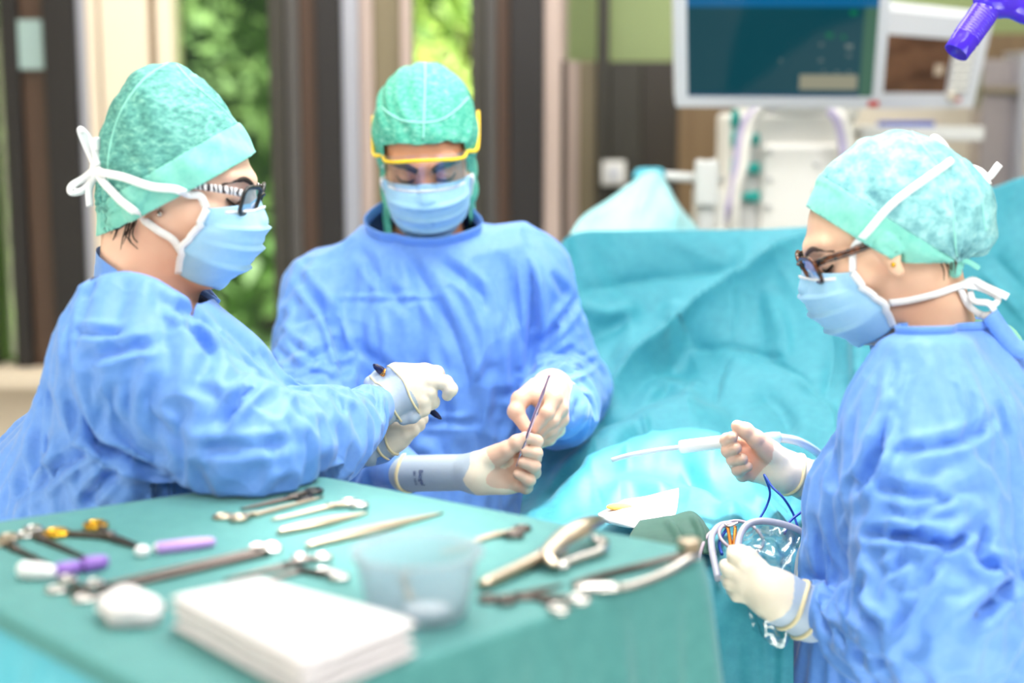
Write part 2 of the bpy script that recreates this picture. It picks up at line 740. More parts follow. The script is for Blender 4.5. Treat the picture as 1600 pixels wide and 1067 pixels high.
M_CAP_A = cap_mat('cap_weave_teal', (48, 112, 112), (86, 160, 152), (140, 206, 192), 90, (1, 1, 2.2))
M_CAP_B = cap_mat('cap_weave_pale', (70, 132, 146), (124, 184, 190), (170, 218, 218), 48, (1, 1, 1.2))
M_HOOD = cap_mat('hood_weave_green', (44, 148, 126), (74, 176, 152), (150, 216, 196), 110, (1, 1, 2.6))


def skin_mat(name, a, b):
    m = mat(name, a, 0.42)
    base(m, ramp(m, noise(m, 22, 5), [(0.3, a), (0.7, b)]))
    p = m.node_tree.nodes['Principled BSDF']
    p.inputs['Subsurface Weight'].default_value = 0.12
    p.inputs['Subsurface Radius'].default_value = (0.012, 0.005, 0.003)
    p.inputs['Specular IOR Level'].default_value = 0.4
    bump(m, noise(m, 400, 3), 0.12, 0.0006)
    return m


M_SKIN_A = skin_mat('skin_fair', (238, 192, 168), (242, 200, 178))
M_SKIN_B = skin_mat('skin_tan', (206, 146, 112), (214, 156, 122))
M_SKIN_C = skin_mat('skin_light', (232, 186, 158), (238, 196, 168))
M_HAIR = mat('dark_hair', (44, 32, 28), 0.5)
M_HAIR2 = mat('brown_hair', (76, 54, 42), 0.5)
M_LIP = mat('lash_black', (24, 18, 18), 0.5)
M_EYE = mat('eye_white', (216, 208, 202), 0.2)


def glove_mat():
    m = mat('latex_glove', (238, 222, 200), 0.38)
    nt = m.node_tree
    a = nt.nodes.new('ShaderNodeVertexColor')
    a.layer_name = 'tone'
    base(m, a.outputs['Color'])
    p = nt.nodes['Principled BSDF']
    p.inputs['Subsurface Weight'].default_value = 0.08
    p.inputs['Subsurface Radius'].default_value = (0.006, 0.004, 0.003)
    bump(m, noise(m, 160, 4, 0.6), 0.22, 0.0016)
    return m


M_GLOVE = glove_mat()
M_RIM = mat('glove_rim', (232, 214, 170), 0.45)
M_STEEL = mat('steel', (205, 200, 196), 0.22, 1.0)
M_STEELD = mat('dark_steel', (96, 88, 84), 0.3, 1.0)
M_STEELW = mat('warm_steel', (190, 174, 154), 0.28, 1.0)
M_GOLD = mat('gold_plating', (222, 168, 50), 0.22, 1.0)
M_COPPER = mat('copper_clip', (214, 140, 70), 0.25, 1.0)
M_BLACK = mat('black_plastic', (22, 24, 28), 0.3)
M_PURPLE_TIP = mat('violet_sleeve', (190, 150, 220), 0.4)
M_PURPLE_D = mat('violet_cap', (140, 100, 190), 0.4)
M_GLASS = mat('clear_lens', (250, 250, 255), 0.02, 0.0, Transmission_Weight=1.0, IOR=1.02, Alpha=1.0)
M_YELLOW = mat('yellow_frame', (248, 206, 30), 0.3)
M_VIOLET = mat('violet_gloss', (70, 40, 200), 0.15)
M_TUBE = mat('clear_tubing', (226, 232, 238), 0.15, 0.0, Transmission_Weight=0.35, IOR=1.3)
M_TUBEG = mat('grey_tubing', (170, 170, 184), 0.25)
M_CABLE = mat('blue_cable', (30, 70, 170), 0.35)
M_BOWL = mat('frosted_plastic', (216, 228, 236), 0.25, 0.0, Transmission_Weight=0.75, IOR=1.15)
M_SUCT = mat('white_plastic', (240, 240, 240), 0.25)
M_HANDPIECE = mat('pale_blue_connector', (170, 210, 235), 0.3)
def film(name, tint=(255, 255, 255), gloss=0.12, rough=0.05, wrinkle=None):
    """Thin clear plastic: mostly see-through, with mirror-like glints."""
    m = bpy.data.materials.new(name)
    m.use_nodes = True
    nt = m.node_tree
    nt.nodes.remove(nt.nodes['Principled BSDF'])
    out = nt.nodes['Material Output']
    t, g, x = nt.nodes.new('ShaderNodeBsdfTransparent'), nt.nodes.new('ShaderNodeBsdfGlossy'), nt.nodes.new('ShaderNodeMixShader')
    t.inputs['Color'].default_value = lin(tint)
    g.inputs['Roughness'].default_value = rough
    lw = nt.nodes.new('ShaderNodeLayerWeight')
    lw.inputs['Blend'].default_value = 0.35
    mr = nt.nodes.new('ShaderNodeMapRange')
    mr.inputs['To Min'].default_value = gloss
    mr.inputs['To Max'].default_value = 0.75
    nt.links.new(lw.outputs['Facing'], mr.inputs['Value'])
    nt.links.new(mr.outputs['Result'], x.inputs['Fac'])
    nt.links.new(t.outputs[0], x.inputs[1])
    nt.links.new(g.outputs[0], x.inputs[2])
    nt.links.new(x.outputs[0], out.inputs['Surface'])
    if wrinkle:
        tc = nt.nodes.new('ShaderNodeTexCoord')
        v = nt.nodes.new('ShaderNodeTexNoise')
        v.inputs['Scale'].default_value = wrinkle
        v.inputs['Detail'].default_value = 3
        b = nt.nodes.new('ShaderNodeBump')
        b.inputs['Strength'].default_value = 0.9
        b.inputs['Distance'].default_value = 0.02
        nt.links.new(tc.outputs['Object'], v.inputs['Vector'])
        nt.links.new(v.outputs['Fac'], b.inputs['Height'])
        nt.links.new(b.outputs['Normal'], g.inputs['Normal'])
        nt.links.new(b.outputs['Normal'], lw.inputs['Normal'])
    return m


M_VISOR = film('clear_visor', (246, 246, 252), 0.06)
M_LENS = film('spectacle_lens', (226, 226, 246), 0.12)
M_BAG = film('clear_bag', (236, 246, 250), 0.10, 0.12, 14)
M_PANE = film('window_glass', (244, 250, 246), 0.04)
# ------------------------------------------------------------------ the room
M_FLOOR = mat('grey_vinyl_floor', (150, 156, 158), 0.35)
base(M_FLOOR, ramp(M_FLOOR, noise(M_FLOOR, 30, 5), [(0.35, (142, 148, 150)), (0.65, (160, 166, 166))]))
M_CEIL = mat('white_ceiling', (236, 236, 232), 0.8)
M_WALLG = mat('pale_green_wall', (150, 166, 112), 0.6)
M_WALLB = mat('beige_wall', (208, 198, 182), 0.6)
M_CREAM = mat('cream_window_post', (232, 214, 190), 0.5)
M_TAN = mat('tan_post', (150, 132, 108), 0.5)
M_OLIVE = mat('olive_post', (120, 108, 82), 0.5)
M_PINKT = mat('rose_beige_post', (176, 156, 146), 0.5)
M_GREYM = mat('grey_metal_trim', (168, 168, 176), 0.35, 0.3)
M_DGREY = mat('dark_grey_frame', (78, 74, 70), 0.5)
M_DBROWN = mat('dark_brown_frame', (24, 18, 16), 0.55)
M_MBROWN = mat('brown_frame', (78, 54, 38), 0.5)
M_DOLIVE = mat('dark_olive_frame', (50, 46, 36), 0.5)
M_BROWNP = mat('brown_door_panel', (120, 98, 72), 0.3)
base(M_BROWNP, ramp(M_BROWNP, noise(M_BROWNP, 6, 4, .6, (6, 1, .4)), [(0.3, (108, 86, 62)), (0.7, (128, 106, 78))]))
M_DARKP = mat('shade_toned_door_panel', (44, 36, 26), 0.4)
M_STEELP = mat('brushed_steel_door', (176, 166, 166), 0.3, 0.8)
M_WHITEP = mat('white_panel', (236, 234, 228), 0.4)
M_BEZEL = mat('monitor_white', (208, 210, 216), 0.4)
M_TEALP = mat('teal_connector', (0, 158, 150), 0.35)
M_GREYP = mat('pale_grey_panel', (206, 206, 204), 0.45)
M_RED = mat('red_badge', (206, 60, 50), 0.4)
M_LILAC = mat('lilac_hose', (190, 180, 214), 0.35)


def block(name, x0, x1, y0, y1, z0, z1, m, kind=True, bevel=0.004):
    o = MB().box(((x0 + x1) / 2, (y0 + y1) / 2, (z0 + z1) / 2), (x1 - x0, y1 - y0, z1 - z0)).put(name, m, None, False, bevel=bevel)
    if kind:
        struct(o)
    return o


def X(px, d):
    return W(px, 250, d).x


YW = 4.20
struct(MB().box((0.4, 2.2, -0.05), (6.4, 7.4, 0.1)).put('floor', M_FLOOR, None, False))
struct(MB().box((0.4, 2.2, 3.05), (6.4, 5.4, 0.1)).put('ceiling', M_CEIL, None, False))
block('wall_left', -2.85, -2.75, -1.4, 5.9, 0, 3.0, M_WALLB)
block('wall_right', 3.5, 3.6, -1.4, 5.9, 0, 3.0, M_WALLB)
block('wall_back', X(880, YW), 3.5, 4.72, 4.82, 0, 3.0, M_WALLG)
# window front: low wall, sill, head and the posts between the panes
block('wall_window', -2.75, X(876, YW), YW + .06, YW + .26, 0, .84, M_CREAM)
block('trim_1', -2.75, X(860, YW), YW - .10, YW + .10, .84, .885, M_CREAM)
block('trim_2', -2.75, X(876, YW), YW + .0, YW + .26, 2.55, 3.0, M_CREAM)
k = [2]


def post(p0, p1, m, y=0.0, dep=.12, z0=.885):
    k[0] += 1
    return block('trim_%d' % k[0], X(p0, YW), X(p1, YW), YW + y, YW + y + dep, z0, 2.55, m)


for a in ((-60, -20, M_DBROWN, 0, .16), (6, 13, M_GREYM, .02, .10), (13, 40, M_DBROWN, -.02, .16), (40, 82, M_MBROWN, .0, .14), (82, 131, M_DBROWN, -.04, .18), (131, 144, M_GREYM, -.02, .14), (144, 162, M_CREAM, -.01, .14),
          (162, 167, M_TAN, .01, .12), (167, 240, M_CREAM, -.02, .16), (240, 252, M_TAN, .01, .12), (252, 276, M_CREAM, -.01, .14),
          (425, 449, M_DOLIVE, -.02, .16), (449, 471, M_DGREY, .0, .14), (471, 498, M_MBROWN, .01, .14), (498, 538, M_DBROWN, -.03, .18), (538, 563, M_GREYM, -.02, .16), (563, 585, M_PINKT, .0, .14),
          (585, 628, M_OLIVE, .01, .14), (628, 645, M_PINKT, -.01, .16), (736, 758, M_DOLIVE, -.02, .16), (758, 776, M_DGREY, .0, .14), (776, 797, M_MBROWN, .01, .14), (797, 849, M_DBROWN, -.03, .18), (849, 876, M_PINKT, -.02, .20)):
    post(*a)
for i, (a, b) in enumerate(((-420, -60), (-20, 6), (276, 425), (645, 736))):
    o = block('window_%d' % (i + 1), X(a, YW), X(b, YW), YW + .06, YW + .068, .885, 2.55, M_PANE, bevel=0)
# reflection on the dark frame, painted as a pale sheet
tag(MB().box((X(66, YW), YW - .022, W(62, 70, YW).z), (.085, .003, .13)).put('painted_reflection', mat('reflection_cyan', (150, 172, 168), .5), None, False), 'painted reflection, a pale sheet on the dark window frame behind the tall teal cap', 'painted_reflection')

# back wall to the right: doors below in browns that imitate shading, green above
zg = W(950, 96, 4.6).z


def panel(name, p0, p1, m, y, z0=0.0, z1=None, dep=.06):
    return block(name, W(p0, 200, y).x, W(p1, 200, y).x, y, y + dep, z0, z1 or zg, m)


panel('trim_40', 868, 886, M_PINKT, 4.50, 0, 3.0, .1)
panel('trim_41', 876, 884, M_DBROWN, 4.49, 0, zg, .02)
panel('trim_42', 886, 904, M_PINKT, 4.52, 0, zg, .1)
panel('door_1', 904, 933, M_OLIVE, 4.58)
panel('trim_43', 933, 951, M_DOLIVE, 4.55, 0, 3.0)
panel('door_2', 951, 1002, M_DOLIVE, 4.60)
panel('door_3', 1002, 1060, M_DARKP, 4.60)
panel('door_4', 1060, 1290, M_BROWNP, 4.60)
block('wall_rear_panel', W(1290, 200, 4.6).x, 3.5, 4.60, 4.70, 0, W(1400, 165, 4.6).z, M_WALLB)
panel('trim_44', 1400, 1720, M_BROWNP, 4.52, W(1500, 102, 4.52).z, W(1500, 52, 4.52).z, .08)
# steel door leaf with its frame at the far right
st = block('door_5', W(1532, 200, 4.3).x, W(1592, 200, 4.3).x, 4.30, 4.40, 0, W(1560, 92, 4.3).z, M_STEELP)
block('trim_45', W(1592, 200, 4.25).x, W(1604, 200, 4.25).x, 4.25, 4.42, 0, W(1600, 80, 4.25).z, M_GREYM)
block('trim_46', W(1530, 200, 4.28).x, W(1594, 200, 4.28).x, 4.26, 4.30, W(1560, 146, 4.28).z, W(1560, 137, 4.28).z, M_OLIVE)

sw = thing('light_switch', 'white square wall switch on the olive panel above the pale cyan drape', 'light switch', tuple(W(958, 270, 4.55)))
c = W(958, 270, 4.55)
MB().box(c + Vector((0, -.012, 0)), (.070, .024, .072)).put('cover_plate', M_WHITEP, sw, False, bevel=.006)
MB().box(c + Vector((0, -.028, 0)), (.036, .010, .040)).put('rocker', M_BEZEL, sw, False, bevel=.003)

# ------------------------------------------------------------------ trees outside
M_BARK = mat('bark', (86, 70, 54), 0.8)


def leaf_mat(name, a, b):
    m = mat(name, a, 0.5)
    base(m, ramp(m, noise(m, 1.6, 3), [(0.35, a), (0.65, b)]))
    nt = m.node_tree
    p = nt.nodes['Principled BSDF']
    tr, x = nt.nodes.new('ShaderNodeBsdfTranslucent'), nt.nodes.new('ShaderNodeMixShader')
    tr.inputs['Color'].default_value = lin(b)
    x.inputs['Fac'].default_value = .45
    nt.links.new(p.outputs[0], x.inputs[1])
    nt.links.new(tr.outputs[0], x.inputs[2])
    nt.links.new(x.outputs[0], nt.nodes['Material Output'].inputs['Surface'])
    return m


M_LEAF1 = leaf_mat('leaf_green', (88, 116, 58), (140, 164, 86))
M_LEAF2 = leaf_mat('leaf_bright', (160, 184, 92), (210, 222, 138))
M_LEAF3 = leaf_mat('leaf_deep', (64, 94, 56), (112, 138, 82))


def tree(label, x, y, h, r, m, seed, n=3400, z0=.6, ls=.10):
    rr = np.random.default_rng(seed)
    t = thing('tree', label, 'tree', (x, y, 0), 'trees outside the windows')
    tr = MB().tube(vspline([(x, y, -.2), (x + .08, y, h * .35), (x - .05, y + .05, h * .8)], 6), [.12 - .006 * i for i in range(13)], 10)
    for q in range(6):
        a = rr.uniform(0, 6.28)
        z = h * rr.uniform(.25, .7)
        tr.tube(vspline([(x, y, z), (x + .5 * r * math.cos(a), y + .5 * r * math.sin(a), z + .25), (x + .9 * r * math.cos(a), y + .9 * r * math.sin(a), z + .35)], 4), [.045, .04, .036, .032, .028, .024, .02, .016, .012], 7)
    tr.put('trunk', M_BARK, t)
    cl = rr.normal(size=(46, 3))
    cl /= np.linalg.norm(cl, axis=1, keepdims=True)
    cl = cl * (rr.uniform(.25, 1, (46, 1)) ** .4) * np.array((r, r * .8, (h - z0) / 2)) + np.array((x, y, (h + z0) / 2))
    c = cl[rr.integers(0, 46, n)] + rr.normal(size=(n, 3)) * r * .16
    u = rr.normal(size=(n, 3))
    u /= np.linalg.norm(u, axis=1, keepdims=True)
    v = np.cross(u, rr.normal(size=(n, 3)))
    v /= np.linalg.norm(v, axis=1, keepdims=True)
    s = rr.uniform(.6, 1.3, (n, 1)) * ls
    nn = np.cross(u, v)
    V = np.stack([c - u * s, c + v * s * .5 + nn * s * .12, c + u * s, c - v * s * .5 + nn * s * .12], 1).reshape(-1, 3)
    F = np.arange(4 * n).reshape(n, 4)
    put('foliage', V, F, m, t, False)
    return t


tree('deep green tree beyond the wide window pane behind the tall teal cap', X(300, 7.5), 7.4, 5.2, .92, M_LEAF3, 1)
tree('sunlit yellow-green tree at the dark post beyond the wide window pane', X(420, 11.0), 11.0, 5.6, 0.85, M_LEAF1, 2)
tree('bright lime tree beyond the narrow window pane above the hooded surgeon', X(745, 9.2), 9.2, 5.4, .95, M_LEAF2, 3)
tree('green tree in the narrow gap at the far left window edge', X(-190, 8.6), 8.6, 5.2, .95, M_LEAF1, 4)
M_GRASS = mat('lawn', (110, 150, 64), 0.9)
base(M_GRASS, ramp(M_GRASS, noise(M_GRASS, 3, 5), [(0.3, (92, 132, 54)), (0.7, (136, 172, 80))]))
g_ = MB().add([(-14, 4.6, -.25), (10, 4.6, -.25), (10, 30, .6), (-14, 30, .6)], [(0, 1, 2, 3)]).put('lawn', M_GRASS, None, False)
struct(g_)
hedge = np.random.default_rng(12)
n = 9000
c = np.stack([hedge.uniform(-9, 6, n), hedge.uniform(12.0, 13.4, n), hedge.uniform(0, 1, n) ** .8 * 4.2 + .2], 1)
u = hedge.normal(size=(n, 3))
u /= np.linalg.norm(u, axis=1, keepdims=True)
v = np.cross(u, hedge.normal(size=(n, 3)))
v /= np.linalg.norm(v, axis=1, keepdims=True)
o = put('hedge', np.stack([c - u * .2, c + v * .12, c + u * .2, c - v * .12], 1).reshape(-1, 3), np.arange(4 * n).reshape(n, 4), leaf_mat('hedge_leaf', (112, 142, 74), (170, 192, 110)), None, False)
o['kind'] = 'stuff'
tag(o, 'tall bright leafy hedge far behind the trees outside', 'hedge')

# ------------------------------------------------------------------ monitors and anaesthesia tower
def lerp(a, b, t):
    return a + (b - a) * t


def monitor(label, q, back, bez, screen_mat, badge=None):
    """q: outer corners tl, tr, br, bl in the room; bez: left, right, top, bottom margins as fractions."""
    tl, tr, br, bl = q
    n = (tr - tl).cross(bl - tl).normalized()
    if n.y > 0:
        n = -n
    t = thing('monitor', label, 'monitor', tuple((bl + br) / 2))
    P = lambda u, v, h=0.0: lerp(lerp(tl, tr, u), lerp(bl, br, u), v) + n * h
    l, r, a, b = bez
    inn = [P(l, a), P(1 - r, a), P(1 - r, 1 - b), P(l, 1 - b)]
    out = [P(0, 0), P(1, 0), P(1, 1), P(0, 1)]
    vs = out + inn + [p - n * back for p in out] + [p - n * .006 for p in inn]
    fs = [(0, 1, 5, 4), (1, 2, 6, 5), (2, 3, 7, 6), (3, 0, 4, 7), (8, 11, 10, 9), (0, 8, 9, 1), (1, 9, 10, 2), (2, 10, 11, 3), (3, 11, 8, 0), (4, 5, 13, 12), (5, 6, 14, 13), (6, 7, 15, 14), (7, 4, 12, 15)]
    put('housing', vs, fs, M_BEZEL, t, False)
    put('screen', [p - n * .004 for p in inn], [(0, 3, 2, 1)], screen_mat, t, False)
    return t, P, n


def emis(name, rgb, s, rough=.1):
    m = mat(name, rgb, rough)
    b = m.node_tree.nodes['Principled BSDF']
    b.inputs['Emission Color'].default_value = lin(rgb)
    b.inputs['Emission Strength'].default_value = s * 1.1
    b.inputs['Base Color'].default_value = (.004, .004, .004, 1)
    return m


d0, d1 = 3.30, 3.48
q = [W(1052, -60, d0), W(1397, -60, d0), W(1378, 169, d1), W(1056, 167, d1)]
scr = emis('teal_screen', (0, 62, 74), .9, .06)
mon, P_, n_ = monitor('large white-framed monitor with a dark teal screen above the drape', q, .06, (.058, .050, .08, .075), scr)


def scr_rect(name, u0, u1, v0, v1, m, par, P, h=-.002):
    return put(name, [P(u0, v0, h), P(u1, v0, h), P(u1, v1, h), P(u0, v1, h)], [(0, 3, 2, 1)], m, par, False)


scr_rect('title_bar', .058, .95, .08, .30, emis('blue_bar', (0, 92, 140), .9), mon, P_)
scr_rect('side_menu', .885, .948, .30, .918, emis('green_bar', (62, 104, 84), .8), mon, P_)
scr_rect('status_strip', .06, .88, .905, .925, emis('strip', (30, 70, 104), .8), mon, P_)
scr_rect('note_or_glint', .595, .872, .765, .872, emis('note', (148, 146, 124), .8), mon, P_)
M_GRN = emis('screen_green', (0, 130, 60), 1.0)
M_WHT = emis('screen_white', (150, 160, 150), .8)


def text(body, p, right, up, size, m, parent, name='reading'):
    """Small lettering as a mesh lying in the plane of right and up."""
    cu = bpy.data.curves.new(name, 'FONT')
    cu.body, cu.size, cu.align_x, cu.align_y, cu.extrude = body, size, 'CENTER', 'CENTER', .0002
    tmp = bpy.data.objects.new(name, cu)
    COL.objects.link(tmp)
    dg = bpy.context.evaluated_depsgraph_get()
    me = bpy.data.meshes.new_from_object(tmp.evaluated_get(dg))
    bpy.data.objects.remove(tmp)
    o = bpy.data.objects.new(name, me)
    COL.objects.link(o)
    r, u = Vector(right).normalized(), Vector(up).normalized()
    nn = r.cross(u)
    M = Matrix((r, u, nn)).transposed().to_4x4()
    M.translation = Vector(p)
    me.transform(M)
    if parent is not None:
        off = root_loc(parent)
        me.transform(Matrix.Translation(-off))
        o.parent = parent
    me.materials.clear()
    me.materials.append(m)
    return o


R_, U_ = P_(1, .5) - P_(0, .5), P_(.5, 0) - P_(.5, 1)
for u, v, b, s, m in ((.832, .335, '80', .016, M_GRN), (.725, .49, '70', .016, M_GRN), (.79, .50, '72', .012, M_GRN), (.82, .565, '98', .016, M_WHT), (.69, .55, '41', .010, M_WHT), (.82, .625, '15', .011, M_WHT), (.69, .66, '35', .010, M_WHT), (.705, .77 - .03, '12', .008, M_WHT), (.77, .74, '64', .008, M_WHT), (.83, .74, '5.0', .008, M_WHT), (.50, .66, '0', .010, M_WHT)):
    text(b, P_(u, v, .001), R_, U_, s, m, mon)
scr_rect('badge', .93, .982, .945, .985, M_RED, mon, P_, .002)
e_ = P_(.5, .6, -.25)
arm = MB().tube([P_(.5, .6, -.05), P_(.5, .6, -.17), (e_.x, 3.74, e_.z - .06), (e_.x, 3.74, W(1200, 178, 3.62).z + .088)], .022, 12)
arm.put('mounting_arm', M_GREYP, mon)

q2 = [W(1374, 14, 3.70), W(1552, 32, 3.66), W(1520, 168, 3.74), W(1366, 170, 3.78)]
m2 = mat('brown_reflective_screen', (96, 66, 48), .12)
base(m2, ramp(m2, noise(m2, 9, 3, .5, (1, 1, 2)), [(0.3, (74, 50, 38)), (0.7, (122, 88, 66))]))
mon2, P2, n2 = monitor('smaller cream monitor with a brown blank screen and keypad behind the large monitor', q2, .07, (.07, .30, .24, .16), m2)
scr_rect('keypad_panel', .715, .90, .26, .84, mat('keypad_grey', (150, 150, 150), .5), mon2, P2, .001)
kb = MB()
for i in range(2):
    for j in range(6):
        kb.box(P2(.765 + .085 * i, .33 + .088 * j, .004), (.018, .008, .012))
kb.put('keypad_button', M_WHITEP, mon2, False)
kb = MB().lathe(P2(.76, .86, .0), n2, [(.0, .014), (.011, .014), (.013, .0)], 20).put('dial', M_WALLB, mon2)
scr_rect('badge', .80, .86, .88, .925, M_RED, mon2, P2, .002)
scr_rect('note_or_glint', .555, .645, .52, .64, mat('screen_glint', (190, 170, 150), .2), mon2, P2, -.001)  # glint on the blank screen, painted as a pale patch
MB().box(P2(.45, 1.05, -.03) + Vector((0, .02, -.06)), (.30, .16, .035)).put('mounting_tray', M_GREYP, mon2, False, bevel=.006)
MB().box(P2(.45, 1.05, -.03) + Vector((0, .16, -.60)), (.06, .06, 1.1)).put('mounting_post', M_GREYP, mon2, False, bevel=.01)
MB().box(P2(.33, 1.05, -.0) + Vector((0, 0, -.03)), (.13, .05, .02)).put('clip_bar', M_CABLE, mon2, False, bevel=.004)

# anaesthesia machine
dm = 3.62
am = thing('anaesthesia_machine', 'white anaesthesia tower with teal connectors under the large monitor', 'medical machine', (W(1230, 300, dm).x, dm + .2, 0))
xa, xb, xc, xd = (W(v, 280, dm).x for v in (1136, 1188, 1318, 1332))
zt = W(1200, 178, dm).z
MB().box(((xa + xd) / 2, dm + .13, zt / 2), (xd - xa, .16, zt)).put('cabinet', M_WHITEP, am, False, bevel=.012)
MB().box(((xb + xc) / 2, dm + .035, (zt - .05) / 2), (xc - xb - .012, .03, zt - .09)).put('front_panel', M_WHITEP, am, False, bevel=.02)
S = Shape()
S.cap((xb - .0, dm + .10, zt + .01), (xc + .01, dm + .10, zt + .01), .045, .045, .02)
S.ell(((xb + xc) / 2, dm + .1, zt + .035), (.085, .06, .05), None, .03)
V, F_ = S.mesh(.006, 2)
put('top_cover', V, F_, M_WHITEP, am)
MB().box(((xa + xb) / 2 + .004, dm + .043, (zt - .02) / 2), (xb - xa - .014, .02, zt - .06)).put('side_panel', M_GREYP, am, False, bevel=.006)
for y in (218, 263, 307):
    p = W(1172, y, dm + .02)
    MB().lathe(p + Vector((-.026, -.006, 0)), (1, 0, 0), [(.0, 0), (.006, .0), (.008, .012), (.013, .020), (.014, .046), (.0, .048)], 16).put('connector', M_TEALP, am)
for y in (187, 217, 262):
    MB().lathe(W(1149, y, dm + .02) + Vector((0, -.004, -.02)), (0, 0, 1), [(.0, 0), (.010, .0), (.012, .015), (.009, .042), (.0, .044)], 14).put('connector', M_TEALP, am)
for (x, y) in ((1203, 236), (1203, 280), (1201, 323), (1276, 256), (1276, 298)):
    MB().lathe(W(x, y, dm + .015), (0, -1, 0), [(.0, .008), (.006, .008), (.008, .0)], 12).put('screw_knob', M_GREYP, am)
MB().tube(vspline([W(1213, 168, dm - .02), W(1182, 172, dm - .04), W(1160, 200, dm - .05), W(1152, 250, dm - .05), W(1143, 310, dm - .04), W(1120, 370, dm - .02), W(1110, 440, dm)], 8), .0095, 10).put('hose', M_LILAC, am)
MB().tube(vspline([W(1222, 165, dm - .03), W(1192, 170, dm - .06), W(1170, 205, dm - .07), W(1162, 260, dm - .07), W(1152, 300, dm - .06), W(1148, 370, dm - .04), W(1150, 430, dm)], 8), .0105, 10).put('hose', M_WHITEP, am)
MB().tube(vspline([W(1296, 172, dm - .02), W(1310, 196, dm - .04), W(1318, 240, dm - .04), W(1322, 330, dm - .03), W(1322, 430, dm)], 8), .0095, 10).put('hose', M_LILAC, am)
MB().tube(vspline([W(1306, 170, dm - .0), W(1322, 196, dm - .04), W(1330, 250, dm - .04), W(1332, 430, dm)], 8), .010, 10).put('hose', M_WHITEP, am)
bx = thing('equipment_box', 'small white box clamped under the rail left of the white tower', 'equipment box', tuple(W(1112, 360, 3.45)))
xa_, xb_ = W(1092, 330, 3.45).x, W(1134, 330, 3.45).x
z0_, z1_ = 0.0, W(1112, 299, 3.45).z
MB().box(((xa_ + xb_) / 2, 3.52, (z1_ + z1_ - .30) / 2), (xb_ - xa_, .12, .30)).put('case', M_WHITEP, bx, False, bevel=.006)
MB().box(((xa_ + xb_) / 2, 3.54, (z1_ - .30) / 2), (.03, .03, z1_ - .30)).put('stand_post', M_GREYP, bx, False, bevel=.004)
MB().lathe(W(1105, 311, 3.455), (0, -1, 0), [(.0, .006), (.005, .006), (.006, .0)], 12).put('button', M_GREYP, bx)
rl = thing('support_rail', 'grey steel rail holding up the pale cyan drape', 'rail', tuple(W(1060, 276, 3.40)))
MB().tube([W(1004, 273, 3.40), W(1090, 278, 3.45), W(1128, 280, 3.48)], .011, 14).put('rail_bar', M_GREYP, rl)
MB().box(W(1104, 272, 3.42) + Vector((0, 0, -.02)), (.05, .05, .10)).put('clamp', M_GREYP, rl, False, bevel=.006)
for x in (1094, 1114):
    MB().lathe(W(x, 270, 3.42), (0, 0, 1), [(.0, .03), (.008, .03), (.009, .0)], 12).put('clamp_knob', M_GREYP, rl)
zc = W(1104, 290, 3.42)
MB().box((zc.x, 3.43, zc.z / 2), (.035, .035, zc.z)).put('rail_post', M_GREYP, rl, False, bevel=.005)

# violet lamp handle hanging into the picture at the upper right
vl = thing('lamp_handle', 'glossy violet lamp handle hanging in the upper corner above the pale teal cap', 'lamp handle', tuple(W(1550, -10, 2.3)))
a_, b_ = W(1546, 8, 2.30), W(1494, 82, 2.28)
ax = (b_ - a_).normalized()
L_ = (b_ - a_).length
prof = [(.022, 0), (.021, .008)]
for i in range(11):
    h = .012 + i * .0046
    prof += [(.0196, h), (.0207, h + .0016), (.0207, h + .0030), (.0196, h + .0046)]
prof += [(.0200, L_ * .80), (.0192, L_ * .82), (.0188, L_), (.0172, L_ + .001), (.0166, L_ - .02), (.0, L_ - .022)]
MB().lathe(a_, ax, prof, 36).put('grip', M_VIOLET, vl)
S = Shape()
S.cap(a_ - ax * .012, a_ - ax * .03, .026, .030, .02)
S.cap(W(1548, -2, 2.30), W(1605, 14, 2.31), .020, .018, .02)
S.cap(W(1605, 14, 2.31), W(1700, -10, 2.34), .018, .02, .02)
V, F_ = S.mesh(.003, 2)
put('hub', V, F_, M_VIOLET, vl)
MB().tube(vspline([a_ - ax * .02, a_ - ax * .10, a_ - ax * .10 + Vector((.12, .05, .30)), (a_.x + .25, a_.y + .1, 3.0)], 8), .016, 14).put('lamp_arm', M_WHITEP, vl)
# ------------------------------------------------------------------ drapes
def sheet(rows, nu, nv, lines=(), rough=0.0, seed=0):
    """A cloth through rows of (px, py, depth); creases as seen in the photograph."""
    G = []
    for r in rows:
        s = np.array(spline(r, 12))
        t = np.linspace(0, len(s) - 1, nu)
        G.append(np.stack([np.interp(t, np.arange(len(s)), s[:, i]) for i in range(3)], 1))
    G = np.array(G)
    out = np.zeros((nv, nu, 3))
    for i in range(nu):
        s = np.array(spline(G[:, i], 12))
        t = np.linspace(0, len(s) - 1, nv)
        out[:, i] = np.stack([np.interp(t, np.arange(len(s)), s[:, k]) for k in range(3)], 1)
    q = out.reshape(-1, 3)
    V = np.array([W(*p) for p in q])
    F = np.array([(j * nu + i, (j + 1) * nu + i, (j + 1) * nu + i + 1, j * nu + i + 1) for j in range(nv - 1) for i in range(nu - 1)])
    if rough:
        rr = np.random.default_rng(seed)
        sm = rr.normal(size=(nv, nu))
        for _ in range(3):
            kx = np.exp(-np.linspace(-2, 2, 17) ** 2)
            kx /= kx.sum()
            sm = np.apply_along_axis(lambda m: np.convolve(m, kx, 'same'), 0, sm)
            sm = np.apply_along_axis(lambda m: np.convolve(m, kx, 'same'), 1, sm)
        sm /= sm.std()
        V += normals(V, F) * (sm.reshape(-1, 1) * rough)
    if len(lines):
        V = folds2(V, F, lines)
    return V, F


